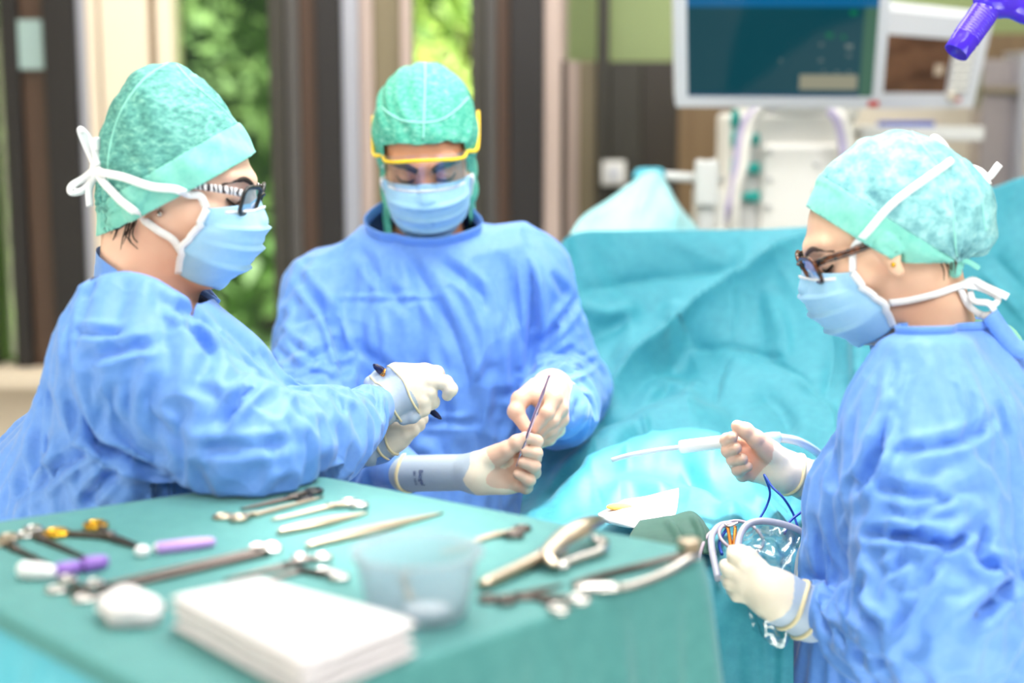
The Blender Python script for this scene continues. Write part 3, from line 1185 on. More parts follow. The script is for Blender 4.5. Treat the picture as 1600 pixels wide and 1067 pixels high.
def folds2(V, F, lines):
    N = normals(V, F)
    view = V - np.array((0, 0, CAMZ))
    s = np.sign((N * view).sum(1, keepdims=True))
    N = -N * s
    q = to_px(V)
    D = np.zeros(len(V))
    for pts, w, h, kind in lines:
        P = np.array(spline([(a, b) for a, b in pts], 6))
        best = np.full(len(V), 1e9)
        side = np.zeros(len(V))
        tt = np.zeros(len(V))
        n = len(P) - 1
        for i in range(n):
            a, b = P[i], P[i + 1]
            e = b - a
            t = np.clip(((q - a) @ e) / (e @ e + 1e-9), 0, 1)
            r = q - a - t[:, None] * e
            d = np.linalg.norm(r, axis=1)
            m = d < best
            best[m] = d[m]
            side[m] = np.sign(e[0] * r[:, 1] - e[1] * r[:, 0])[m]
            tt[m] = ((i + t) / n)[m]
        tp = np.clip(np.minimum(tt, 1 - tt) * 4 + .1, 0, 1)
        if kind == 'r':      # rounded ridge
            D += h * tp * np.exp(-(best / w) ** 2)
        elif kind == 's':    # ridge steep below, long above
            D += h * tp * np.where(side > 0, np.exp(-best / (w * .35)), np.exp(-best / w))
        else:                # sharp crease
            D += h * tp * np.exp(-best / w)
    return V + N * D[:, None]


MAINROWS = [
    [(868, 392, 2.82), (900, 364, 2.86), (1000, 360, 2.9), (1150, 359, 2.92), (1300, 360, 2.88)],
    [(866, 470, 2.80), (910, 450, 2.81), (1000, 440, 2.85), (1150, 440, 2.85), (1250, 440, 2.80), (1335, 445, 2.72)],
    [(866, 560, 2.72), (950, 550, 2.74), (1060, 545, 2.78), (1155, 550, 2.72), (1260, 540, 2.66), (1382, 540, 2.55)],
    [(848, 645, 2.66), (950, 640, 2.60), (1060, 625, 2.66), (1155, 610, 2.60), (1270, 610, 2.55), (1395, 620, 2.45)],
    [(832, 715, 2.42), (930, 700, 2.44), (1050, 672, 2.48), (1155, 665, 2.46), (1280, 670, 2.42), (1400, 690, 2.38)],
    [(818, 770, 2.24), (905, 765, 2.22), (1000, 740, 2.25), (1120, 730, 2.26), (1220, 745, 2.24), (1300, 765, 2.22)],
    [(812, 830, 2.03), (900, 835, 2.0), (1010, 820, 2.02), (1130, 815, 2.02), (1215, 832, 2.0), (1250, 850, 2.0)],
    [(830, 890, 1.86), (900, 900, 1.84), (1020, 895, 1.84), (1120, 890, 1.84), (1190, 900, 1.83), (1240, 920, 1.83)],
    [(826, 960, 1.80), (900, 965, 1.79), (1020, 960, 1.785), (1120, 960, 1.785), (1190, 965, 1.785), (1240, 975, 1.79)],
    [(820, 1150, 1.80), (900, 1150, 1.785), (1020, 1150, 1.775), (1120, 1150, 1.77), (1200, 1150, 1.775), (1240, 1150, 1.77)],
    [(815, 1360, 1.80), (900, 1360, 1.785), (1020, 1360, 1.765), (1120, 1360, 1.77), (1200, 1360, 1.77), (1240, 1360, 1.77)]]
FL = [
    ([(1157, 362), (1157, 400), (1154, 470), (1155, 556)], 2.5, .006, 'c'), ([(1070, 567), (1155, 557), (1240, 572)], 4, -.009, 'c'), ([(1155, 556), (1130, 600), (1118, 650)], 4, -.009, 'c'), ([(1155, 557), (1250, 590), (1290, 640)], 4, -.007, 'c'),
    ([(1325, 372), (1215, 430), (1110, 490), (1000, 568), (930, 640)], 60, .085, 's'), ([(895, 456), (1010, 436), (1100, 426), (1165, 418)], 12, -.014, 'c'), ([(1165, 425), (1250, 400), (1315, 382)], 16, .016, 'c'),
    ([(900, 700), (1000, 620), (1090, 575)], 30, -.022, 'r'), ([(1295, 480), (1300, 560), (1285, 640)], 12, -.012, 'c'), ([(1335, 460), (1350, 540), (1345, 640)], 18, .026, 'r'), ([(1235, 590), (1290, 640), (1310, 700)], 14, .013, 'c'),
    ([(850, 772), (930, 722), (1000, 690), (1070, 668), (1150, 668)], 20, .040, 'r'), ([(840, 805), (920, 765), (990, 733), (1060, 718), (1120, 726), (1190, 762)], 22, .044, 'r'), ([(850, 790), (930, 742), (1000, 712), (1080, 694)], 8, -.030, 'r'),
    ([(1140, 690), (1180, 720), (1230, 770), (1262, 800)], 16, -.022, 'r'), ([(1050, 775), (1110, 790), (1170, 815)], 14, .018, 'r'), ([(1060, 748), (1100, 762), (1135, 800)], 8, -.016, 'r'), ([(940, 790), (1000, 770), (1060, 775)], 12, .018, 'r'),
    ([(985, 640), (1040, 618), (1090, 640)], 14, .016, 'r'), ([(940, 560), (925, 640), (920, 690)], 9, .012, 'r'), ([(985, 470), (980, 530), (960, 590)], 12, .010, 'r'), ([(895, 475), (945, 492), (990, 480)], 12, .012, 'r'), ([(1010, 690), (1030, 720)], 6, .008, 'r'), ([(1160, 780), (1200, 800), (1230, 840)], 9, .014, 'r'),
    ([(1060, 830), (1110, 850), (1180, 850)], 12, .014, 'r'), ([(1060, 470), (1040, 520)], 14, .010, 'r'), ([(1210, 470), (1230, 540), (1220, 580)], 16, .012, 'r'), ([(1180, 610), (1220, 640), (1240, 690)], 14, -.012, 'r'), ([(1100, 610), (1080, 650)], 10, .010, 'r'),
    ([(880, 560), (940, 520), (1000, 500)], 18, -.014, 'r')]
V, F = sheet(MAINROWS, 190, 230, FL, .0016, 4)
dr = tag(put("surgical_drape", V, F, M_DRAPE), "large teal drape raised as a screen and spread over the operating field", "drape")
solid(dr, .002, -1)

rows = [[(1290, 330, 2.95), (1400, 310, 2.94), (1530, 297, 2.90), (1600, 276, 2.86), (1720, 250, 2.8)],
        [(1290, 430, 2.95), (1400, 420, 2.92), (1530, 410, 2.84), (1600, 400, 2.80), (1720, 390, 2.75)],
        [(1290, 540, 2.94), (1400, 540, 2.88), (1530, 540, 2.78), (1600, 540, 2.74), (1720, 540, 2.70)],
        [(1290, 720, 2.92), (1400, 720, 2.85), (1530, 720, 2.75), (1600, 720, 2.70), (1720, 720, 2.66)],
        [(1290, 1000, 2.92), (1400, 1000, 2.84), (1530, 1000, 2.74), (1600, 1000, 2.70), (1720, 1000, 2.66)]]
V, F = sheet(rows, 90, 90, [([(1530, 425), (1560, 455), (1610, 510)], 8, .010, 's'), ([(1550, 400), (1620, 470)], 6, -.008, 'c'), ([(1590, 290), (1575, 340), (1550, 390)], 4, .004, 'c'), ([(1400, 480), (1450, 560)], 10, .008, 'r')], .0015, 8)
o = tag(put('rear_drape', V, F, M_DRAPE), 'teal drape hanging behind the back of the pale teal cap', 'drape')
solid(o, .002, -1)

rows = [[(1000, 274, 3.38), (1012, 268, 3.385), (1022, 266, 3.39), (1034, 272, 3.395)],
        [(990, 286, 3.35), (1010, 282, 3.34), (1030, 284, 3.345), (1046, 296, 3.39)],
        [(950, 312, 3.32), (1000, 305, 3.28), (1035, 306, 3.28), (1066, 326, 3.36)],
        [(905, 345, 3.28), (980, 335, 3.22), (1040, 335, 3.22), (1092, 360, 3.33)],
        [(880, 400, 3.24), (970, 395, 3.16), (1050, 395, 3.18), (1110, 410, 3.3)],
        [(860, 520, 3.22), (960, 520, 3.14), (1060, 520, 3.16), (1120, 530, 3.3)]]
V, F = sheet(rows, 60, 70, [([(1022, 275), (1010, 310), (990, 350)], 8, .012, 'r'), ([(1030, 285), (1045, 320), (1060, 355)], 8, .012, 'r'), ([(1005, 280), (960, 320), (920, 350)], 7, .010, 'r')], .001, 2)
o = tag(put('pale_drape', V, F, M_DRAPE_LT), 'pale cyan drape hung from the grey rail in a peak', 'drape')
solid(o, .002, -1)
S = Shape()
S.cap(W(1002, 276, 3.40), W(1028, 274, 3.41), .020, .018, .01)
V, F = S.mesh(.004, 1)
put('rail_wrap', V, F, M_SKIRT, o)

# ------------------------------------------------------------------ instrument table
TZ = 1.185
C1, C2 = T(490, 742, TZ), T(1135, 868, TZ)
A_, B_, D_, E_ = T(0, 815, TZ), T(0, 960, TZ), T(200, 1067, TZ), T(664, 1032, TZ)


def isect(p, a, q, b):
    M = np.array([[a.x, -b.x], [a.y, -b.y]])
    t = np.linalg.solve(M, np.array([q.x - p.x, q.y - p.y]))
    return p + a * t[0]


Lc, Nc = isect(C1, A_ - C1, B_, D_ - B_), isect(C2, E_ - C2, B_, D_ - B_)
QUAD = [C1, C2, Nc, Lc]
QC = (C1 + C2 + Nc + Lc) / 4


def outline(n=360, inset=0.0, rad=.045):
    pts = []
    for i in range(4):
        p0, p, p1 = QUAD[i - 1], QUAD[i], QUAD[(i + 1) % 4]
        a, b = (p0 - p).normalized(), (p1 - p).normalized()
        ang = a.angle(b) / 2
        dl = rad / math.tan(ang)
        c = p + (a + b).normalized() * (rad / math.sin(ang))
        s, e = p + a * dl - c, p + b * dl - c
        for k in range(9):
            v = s.slerp(e, k / 8) if True else s
            pts.append(c + v.normalized() * rad)
    P = pts + [pts[0]]
    L = [0]
    for i in range(len(P) - 1):
        L.append(L[-1] + (P[i + 1] - P[i]).length)
    t = np.linspace(0, L[-1], n, endpoint=False)
    arr = np.stack([np.interp(t, L, [p[i] for p in P]) for i in range(2)], 1)
    return arr, t / L[-1]


def table_cloth(name, z, hem, flare, mt, label, waves, seed, shrink=0.0):
    n = 360
    O, s = outline(n)
    c = np.array((QC.x, QC.y))
    nxt, prv = np.roll(O, -1, 0), np.roll(O, 1, 0)
    tg = nxt - prv
    nr = np.stack([tg[:, 1], -tg[:, 0]], 1)
    nr /= np.linalg.norm(nr, axis=1, keepdims=True)
    nr *= np.sign(((O - c) * nr).sum(1))[:, None]
    O = O - nr * shrink
    rr = np.random.default_rng(seed)
    vs = []
    rows = 0
    for f in (0.02, .2, .4, .6, .8, .92):
        vs.append(np.column_stack([c + (O - c) * f, np.full(n, z)]))
    for k in range(6):
        a = k / 5 * PI / 2
        vs.append(np.column_stack([O + nr * (.006 * math.sin(a) - .006), np.full(n, z) - .006 * (1 - math.cos(a))]))
    ph = rr.uniform(0, 6.28, 3)
    w = np.sin(s * 2 * PI * waves + ph[0]) * .6 + np.sin(s * 2 * PI * waves * 2.3 + ph[1]) * .3 + .2 * np.sin(s * 2 * PI * waves * 4.1 + ph[2])
    M = 34
    for k in range(1, M + 1):
        t = k / M
        dz = hem(s) * t
        o = flare(s) * t ** .9 + .028 * w * np.minimum(1, dz / .35) ** .8 * np.minimum(1, hem(s) / .2)
        vs.append(np.column_stack([O + nr * (o + .002)[:, None], z - .006 - dz]))
    V = np.concatenate(vs)
    R = len(vs)
    F = [(j * n + i, (j + 1) * n + i, (j + 1) * n + (i + 1) % n, j * n + (i + 1) % n) for j in range(R - 1) for i in range(n)]
    F.append(tuple(range(n)))
    o = put(name, V, F, mt)
    solid(o, .0016, -1)
    return tag(o, label, 'drape')


O0, s0 = outline()


def side_mask(s, p, q, soft=.015):
    """1 where the outline runs along the table edge p-q."""
    c = np.stack([np.interp(s, s0, O0[:, i]) for i in range(2)], 1)
    e = np.array((q - p).xy)
    d = np.abs((c - np.array(p.xy)) @ np.array((-e[1], e[0])) / np.linalg.norm(e))
    return np.clip(1 - (d - .004) / soft, 0, 1)


near = lambda s: side_mask(s, QUAD[2], QUAD[3])
table_cloth('table_drape', TZ, lambda s: .62 - .616 * near(s), lambda s: .045 - .043 * near(s), M_TABLE, 'green drape covering the instrument table in the foreground', 13, 4)
table_cloth('table_skirt', TZ - .004, lambda s: .80 + 0 * s, lambda s: .02 + .10 * near(s), M_SKIRT, 'bright cyan cloth hanging below the near edge of the instrument table', 11, 9, .006)
tb = thing('instrument_table', 'steel instrument table hidden under the green drape', 'table', (QC.x, QC.y, 0))
top = [Vector((QC.x, QC.y, 0)) + (p - QC) * .93 for p in QUAD]
MB().hexa([Vector((p.x, p.y, TZ - .045)) for p in top], [Vector((p.x, p.y, TZ - .010)) for p in top]).put('table_top', M_STEEL, tb, False)
for p in top:
    q = Vector((QC.x, QC.y, 0)) + (Vector((p.x, p.y, 0)) - Vector((QC.x, QC.y, 0))) * .88
    MB().tube([(q.x, q.y, 0), (q.x, q.y, TZ - .045)], .014, 12).put('leg', M_STEEL, tb)
# ------------------------------------------------------------------ people
class Head:
    """Head frame: -y is where the face looks, z up, x to the person's left; origin between the ears."""

    def __init__(s, o, yaw, nod, roll=0.0, scale=1.0, back=0.0, ear=0.0, ears=True, es=1.0):
        s.ears, s.es = ears, es
        s.back, s.ear = back, ear
        R = Matrix.Rotation(math.radians(yaw), 3, 'Z') @ Matrix.Rotation(math.radians(nod), 3, 'X') @ Matrix.Rotation(math.radians(roll), 3, 'Y')
        s.R, s.o, s.s = np.array(R), np.array(o, float), scale

    def p(s, x, y, z):
        return s.o + s.R @ (np.array((x, y, z)) * s.s)

    def v(s, x, y, z):
        return Vector(s.R @ np.array((x, y, z), float))

    def loc(s, P):
        return ((np.asarray(P) - s.o) @ s.R) / s.s

    def ell(s, S, c, r, k=0.02, op='+', rx=0.0, rz=0.0):
        A = np.array(Matrix.Rotation(math.radians(rz), 3, 'Z') @ Matrix.Rotation(math.radians(rx), 3, 'X'))
        return S.ell(s.p(*c), np.array(r) * s.s, s.R @ A, k, op)

    def cap(s, S, a, b, ra, rb, k=0.012, op='+'):
        return S.cap(s.p(*a), s.p(*b), ra * s.s, rb * s.s, k, op)

    def skull(s, S, grow=0.0, face=True):
        g = grow
        b, e = s.back, s.ear
        s.ell(S, (0, .018 - b / 2, .045), (.075 + g, .096 + g - b / 2, .086 + g), .02)
        s.ell(S, (0, -.035, .020), (.066 + g, .064 + g, .070 + g), .03)
        s.ell(S, (0, -.035, -.045), (.056 + g, .058 + g, .068 + g), .03)
        s.ell(S, (0, -.074, -.096), (.026 + g, .020 + g, .020 + g), .025)
        if not face:
            return S
        for q in (-1, 1):
            s.ell(S, (q * .044, -.060, -.018), (.026, .026, .022), .02)
            s.cap(S, (q * .010, -.097, .034), (q * .046, -.082, .038), .0095, .008, .014)
            s.ell(S, (q * .033, -.104, .013), (.019, .017, .014), .014, '-')
            s.ell(S, (q * .031, -.0845, .013), (.0150, .0135, .0125), .004)
            if not s.ears:
                continue
            s.cap(S, (q * .076, .000 + e, .010), (q * .078, .006 + e, -.026), .010, .008, .008)
            s.ell(S, (q * .083, .008 + e, .006), (.006 * s.es, .017 * s.es, .026 * s.es), .006, rz=q * 25)
            s.ell(S, (q * .0885, .003 + e, .004), (.006, .010, .015), .006, '-')
            s.ell(S, (q * .080, .000 + e, -.026 * s.es), (.007 * s.es, .009 * s.es, .010 * s.es), .006)
        for q in (-1, 1):
            s.ell(S, (q * .011, -.110, -.022), (.009, .011, .009), .008)
        s.cap(S, (0, -.096, .024), (0, -.118, -.016), .0085, .0120, .012)
        s.ell(S, (0, -.094, -.052), (.024, .012, .010), .012)
        s.ell(S, (0, -.090, -.066), (.020, .011, .008), .010)
        return S


def face_bits(P, hd, bv, hairmat, lid=True, brow_w=1.0):
    """Brows, lashes and lids laid on the face."""
    def on(x, z, lift=0.001):
        o = Vector(hd.p(x, -.30, z))
        q, n, i, d = bv.ray_cast(o, hd.v(0, 1, 0))
        return q + n * lift if q is not None else Vector(hd.p(x, -.09, z))
    for q in (-1, 1):
        pts = [on(q * x, z) for x, z in ((.012, .030), (.022, .035), (.034, .0375), (.046, .035), (.055, .027))]
        MB().tube(vspline(pts, 4), [(.0026 + .0016 * math.sin(PI * min(1, (i + 3) / 18))) * brow_w * (1 if i < 12 else .6) for i in range(17)], 8, flat=(hd.v(0, -1, 0), .5, 1)).put('eyebrow', hairmat, P)
        pts = [on(q * x, z, .0012) for x, z in ((.018, .0075), (.024, .0045), (.032, .0035), (.040, .0052), (.047, .0095))]
        MB().tube(vspline(pts, 4), .0013, 6).put('eyelashes', M_LIP, P)


def mask(P, hd, skull, w=1.0):
    """Pleated face mask following the cheeks and nose."""
    nu, nv = 36, 40
    vs, rows = [], []
    f = lambda v, xs, ys: float(np.interp(v, xs, ys))
    pl = [.30, .52, .72]
    for j in range(nv + 1):
        v = j / nv
        for i in range(nu + 1):
            u = -1 + 2 * i / nu
            a = u * PI / 2
            X = f(v, [0, .4, .7, 1], [.063, .069, .066, .050]) * w
            yc = f(v, [0, .12, .3, .45, .65, .85, 1], [-.107, -.121, -.131, -.132, -.123, -.104, -.085])
            ys = f(v, [0, .4, .65, 1], [-.064, -.058, -.042, -.040])
            zc = f(v, [0, .3, .5, .75, 1], [.006, -.022, -.047, -.084, -.112])
            zs = f(v, [0, .4, .65, 1], [-.008, -.033, -.060, -.098])
            c = max(0.0, math.cos(a)) ** .75
            st = 0.0
            for p in pl:
                t = (v - p) / .10
                if 0 <= t < 1:
                    st -= .0070 * (1 - t) * (.35 + .65 * c)
                elif -.02 < v - p < 0:
                    st += .0015
            vs.append(hd.p(X * math.sin(a) ** 1 if True else 0, ys + (yc - ys) * c + st * 1.0, zs + (zc - zs) * c ** .8))
    V = np.array(vs)
    for _ in range(3):
        d = skull.eval(V)
        m = d < .0035
        if m.any():
            V[m] += skull.grad(V[m]) * (.0035 - d[m])[:, None]
    W1 = nu + 1
    F = [(j * W1 + i, j * W1 + i + 1, (j + 1) * W1 + i + 1, (j + 1) * W1 + i) for j in range(nv) for i in range(nu)]
    top = put('mask', V, F, M_MASK, P)
    solid(top, .0012, 1)
    # tape along the two sides and the nose strip
    G = V.reshape(nv + 1, W1, 3)
    fwd = hd.v(0, -1, 0)
    for i, nm in ((0, 1), (nu, -1)):
        pts = [Vector(G[j, i]) for j in range(0, nv + 1, 2)]
        nn = [(hd.v(-nm, -.4, 0)) for _ in pts]
        MB().strip([p + n * .0018 for p, n in zip(pts, nn)], nn, .0085, .0008).put('side_tape', M_WHITE, top)
    pts = [Vector(G[3, i]) + fwd * .0016 for i in range(4, nu - 3)]
    MB().strip(pts, fwd, .004, .0006).put('nose_strip', M_WHITE, top)
    return top, G


def sgl(hd, P, frame_mat, temple_mat, z=.010, down=0.0):
    """Spectacles: two lenses in thick rims, bridge and temples."""
    o = MB()
    for q in (-1, 1):
        pts = []
        for k in range(28):
            a = 2 * PI * k / 28
            cx, cz = math.cos(a), math.sin(a)
            e = .55
            x = .027 * math.copysign(abs(cx) ** e, cx)
            zz = .018 * math.copysign(abs(cz) ** e, cz)
            pts.append(Vector(hd.p(q * (.034 + x * (1.0 if cz > 0 else .9)), -.118 + .012 * abs(.034 + x) / .06 - zz * .10, z + zz)))
        o.tube(pts, .0026, 8, True, flat=(hd.v(0, -1, 0), 1.0, 1.1))
    o.tube(vspline([hd.p(-.009, -.118, z + .006), hd.p(0, -.121, z + .009), hd.p(.009, -.118, z + .006)], 4), .0022, 8)
    g = o.put('glasses', frame_mat, P)
    for q in (-1, 1):
        vs = []
        for k in range(28):
            a = 2 * PI * k / 28
            cx, cz = math.cos(a), math.sin(a)
            x = .026 * math.copysign(abs(cx) ** .55, cx)
            zz = .017 * math.copysign(abs(cz) ** .55, cz)
            vs.append(hd.p(q * (.034 + x * (1.0 if cz > 0 else .9)), -.118 + .012 * abs(.034 + x) / .06 - zz * .10, z + zz))
        put('lens', vs, [tuple(range(28))], M_LENS, g)
        t = MB().tube(vspline([hd.p(q * .061, -.104, z + .010), hd.p(q * .070, -.09, z + .011), hd.p(q * .079, -.045, z + .009), hd.p(q * .0835, -.005, z + .006)], 6), .0033, 8, flat=(hd.v(0, 0, 1), 1.35, .5))
        t.put('temple', temple_mat, g)
    return g


def inflate(poly, hd_o, ax_f, ax_u, ax_l, Wd, R, cell=.0035, smooth=3, offset_l=0.0):
    """A rounded solid whose side outline is poly (points in room space near the mid plane)."""
    o = np.array(hd_o)
    f, u, l = (np.array(a) for a in (ax_f, ax_u, ax_l))
    q = np.array([[(np.array(p) - o) @ f, (np.array(p) - o) @ u] for p in poly])
    lo, hi = q.min(0), q.max(0)
    A = np.arange(lo[0] - .02, hi[0] + .02, cell)
    B = np.arange(lo[1] - .02, hi[1] + .02, cell)
    C = np.arange(-Wd - .015, Wd + .015, cell)
    a, b = np.meshgrid(A, B, indexing='ij')
    pt = np.stack([a, b], -1)
    d = np.full(a.shape, 1e9)
    ins = np.zeros(a.shape, bool)
    n = len(q)
    for i in range(n):
        p0, p1 = q[i], q[(i + 1) % n]
        e = p1 - p0
        t = np.clip(((pt - p0) @ e) / (e @ e + 1e-12), 0, 1)
        d = np.minimum(d, np.linalg.norm(pt - p0 - t[..., None] * e, axis=-1))
        cr = ((p0[1] > b) != (p1[1] > b)) & (a < (p1[0] - p0[0]) * (b - p0[1]) / (p1[1] - p0[1] + 1e-12) + p0[0])
        ins ^= cr
    d = np.where(ins, d, -d)
    t = np.clip(d / R, 0, 1)
    w = np.where(d > 0, Wd * np.sqrt(np.maximum(0, 1 - (1 - t) ** 2)), d)
    g = np.abs(C)[None, None, :] - w[:, :, None]
    g = np.where(d[:, :, None] > 0, g, np.maximum(g, -d[:, :, None]))
    V, F = nets(g, A, B, C, smooth)
    return o + V[:, :1] * f + V[:, 1:2] * u + (V[:, 2:] + offset_l) * l, F


def split_band(cap, plane_p, plane_n, bandmat, name='cap_band'):
    """Parts a band from the cap along a plane; the band becomes the cap's child."""
    band = cap.copy()
    band.data = cap.data.copy()
    band.name = name
    COL.objects.link(band)
    cut_region(cap, [(plane_p, -Vector(plane_n))])
    cut_region(band, [(plane_p, Vector(plane_n))])
    band.data.materials.clear()
    band.data.materials.append(bandmat)
    band.location = (0, 0, 0)
    band.parent = cap
    return band


def hand(P, name, d0, fingers, palm, cuff, rim=None, k_f=.0012, k_p=.006, zones=None, cell=.0015, rim_r=.0028):
    """A gloved hand. fingers: chains of (px, py, mm behind d0, radius mm); palm and cuff: pairs of such points."""
    def c(q):
        p = W(q[0], q[1], d0 + q[2] / 1000.0)
        return (p.x, p.y, p.z, q[3] / 1000.0)
    S = Shape()
    for a, b in palm + cuff:
        a, b = c(a), c(b)
        S.cap(a[:3], b[:3], a[3], b[3], .008)
    FG = Shape()
    for ch in fingers:
        f = Shape()
        pts = [c(q) for q in ch]
        f.chain(pts, .004)
        for q in pts[1:-1]:
            f.ell(q[:3], [q[3] * 1.04] * 3, None, .003)
        FG.sub(f, k_f)
    S.sub(FG, k_p)
    V, F = S.mesh(cell, 1)
    o = put(name, V, F, M_GLOVE, P)
    # wrinkles of the thin latex round the wrist and colour zones along the hand
    a, b = np.array(c(cuff[0][0])[:3]), np.array(c(cuff[-1][1])[:3])
    ax = (b - a)
    L = np.linalg.norm(ax)
    ax /= L
    t = ((V - a) @ ax) / L
    nz = .06 * np.sin(V[:, 0] * 90 + 1.3) + .05 * np.sin(V[:, 2] * 120)
    tt = t + nz
    beige, thin, grey = np.array(lin((240, 224, 202))[:3]), np.array(lin((228, 186, 162))[:3]), np.array(lin((176, 190, 206))[:3])
    z1, z2 = zones or (0.0, -9)
    cols = np.where((tt > z1)[:, None], grey, beige)
    cols = np.where((tt < z2)[:, None], thin, cols)
    attr_color(o, cols)
    if rim:
        for tr in rim:
            m = np.abs(t - tr) < .035
            ctr = a + ax * L * tr
            q = V[m] - ctr
            rad = np.linalg.norm(q - np.outer(q @ ax, ax), axis=1)
            u = Vector(ax).orthogonal().normalized()
            w = Vector(ax).cross(u)
            pts = []
            for k in range(26):
                an = 2 * PI * k / 26
                dr = np.array(u * math.cos(an) + w * math.sin(an))
                dd = (q @ dr) / (rad + 1e-9)
                near = dd > .93
                r = np.median(rad[near]) if near.any() else np.median(rad)
                pts.append(Vector(ctr + dr * (r + .0006)) + Vector(ax) * .002 * math.sin(3 * an))
            MB().tube(pts, rim_r, 8, True).put('cuff_rim', M_RIM, o)
    return o


def body_mesh(P, S, hd, mat_skin, fine=.0028, coarse=.018, low=None):
    """One continuous body surface, finely meshed at the head and coarsely below."""
    lo, hi = S.bounds()
    hl, hh = hd.o - np.array((.14, .14, .15)) * hd.s, hd.o + np.array((.14, .14, .16)) * hd.s
    ax = []
    for i in range(3):
        a = np.concatenate([np.arange(lo[i] - .03, hl[i], coarse), np.arange(hl[i], min(hh[i], hi[i] + .02), fine), np.arange(min(hh[i], hi[i] + .02), hi[i] + .04, coarse)])
        ax.append(np.unique(a.round(5)))
    V, F = S.mesh(fine, 1, ax)
    return put('body', V, F, mat_skin, P)


def wpt(q):
    p = W(*q[:3])
    return np.array((p.x, p.y, p.z))


def gown_and_body(P, prims, hd, neck, skinmat, hems, seed, grow, grav, cell=.0085, skirt=None, neck_cut=None, extra_pin=None, iters=80, legs=None, noise=.004, stand=None, lines=(), elbows=(), post=None):
    """prims: (a, b, ra, rb, k) in (px, py, depth). Builds the body inside and lets the gown settle on it."""
    G, B = Shape(), Shape()
    for a, b, ra, rb, k in prims:
        a, b = wpt(a), wpt(b)
        G.cap(a, b, ra, rb, k)
        B.cap(a, b, max(.018, ra - .034), max(.018, rb - .034), k)
    hip = wpt(prims[0][0])
    foot = np.array(skirt)
    Rz = legs
    G.cap(hip, (foot[0], foot[1], .42), prims[0][2], prims[0][2] + .05, .05)
    lat = np.array(Rz)
    for q in (-1, 1):
        a = hip + lat * q * .085
        kn = np.array((foot[0], foot[1], .50)) + lat * q * .09
        an = np.array((foot[0], foot[1], .09)) + lat * q * .10
        B.cap(a, kn, .075, .056, .04)
        B.cap(kn, an, .052, .036, .02)
    nk = wpt(neck)
    hd.skull(B)
    B.cap(hd.p(0, .030, -.045), nk, .052 * hd.s, .060, .035)
    body = body_mesh(P, B, hd, skinmat)
    V, F = G.mesh(cell, 2)
    E0 = G
    pin = np.zeros(len(V), bool)
    for q, r in hems:
        pin |= np.linalg.norm(V - wpt(q), axis=1) < r
    np_, nn_ = neck_cut[0]
    near = np.linalg.norm(V - np.array(np_), axis=1) < .17
    pin |= (((V - np.array(np_)) @ np.array(Vector(nn_).normalized())) > -.012) & near
    pin |= V[:, 2] < .40
    el = [(wpt(q), r) for q, r in elbows]

    def gf(mid, d):
        h = (d[:, 0] ** 2 + d[:, 1] ** 2) / ((d ** 2).sum(1) + 1e-12)
        out = 1.0 + (grow - 1) * (.30 + .9 * h)
        for c, r in el:
            out += .07 * np.exp(-(np.linalg.norm(mid - c, axis=1) / r) ** 2)
        return out
    x = cloth(V, F, pin, B, iters=iters, grav=grav, seed=seed, noise=noise, off=.006, bend=.05, anchor=.005, growfn=gf)
    x, F = refine(x, F)
    if lines:
        x = folds(x, F, [(p, w * .8, dd * 1.5) for p, w, dd in lines])
    if post:
        x = post(x)
    for _ in range(2):
        d = B.eval(x)
        m = d < .005
        x[m] += B.grad(x[m]) * (.005 - d[m])[:, None]
    g = put('gown', x, F, M_GOWN, P)
    off = np.array(root_loc(P))
    tr = [(Vector(p) - Vector(off), n) for p, n in neck_cut]
    cut_region(g, tr)
    cut_region(g, [(Vector((0, 0, .40)) - Vector(off), (0, 0, -1))])
    # shoes
    f = Vector(stand) if stand is not None else Vector((0, -1, 0))
    f.z = 0
    f.normalize()
    for q in (-1, 1):
        c = Vector((foot[0], foot[1], 0)) + Vector(lat) * q * .10
        S = Shape()
        S.cap(c + f * -.04 + Vector((0, 0, .045)), c + f * .12 + Vector((0, 0, .035)), .044, .036, .02)
        S.cap(c + f * -.03 + Vector((0, 0, .05)), c + f * -.02 + Vector((0, 0, .10)), .046, .044, .02)
        SV, SF = S.mesh(.008, 1)
        SV[:, 2] = np.maximum(SV[:, 2], 0.001)
        put('shoe', SV, SF, M_SUCT, P)
    return body, g, B, G


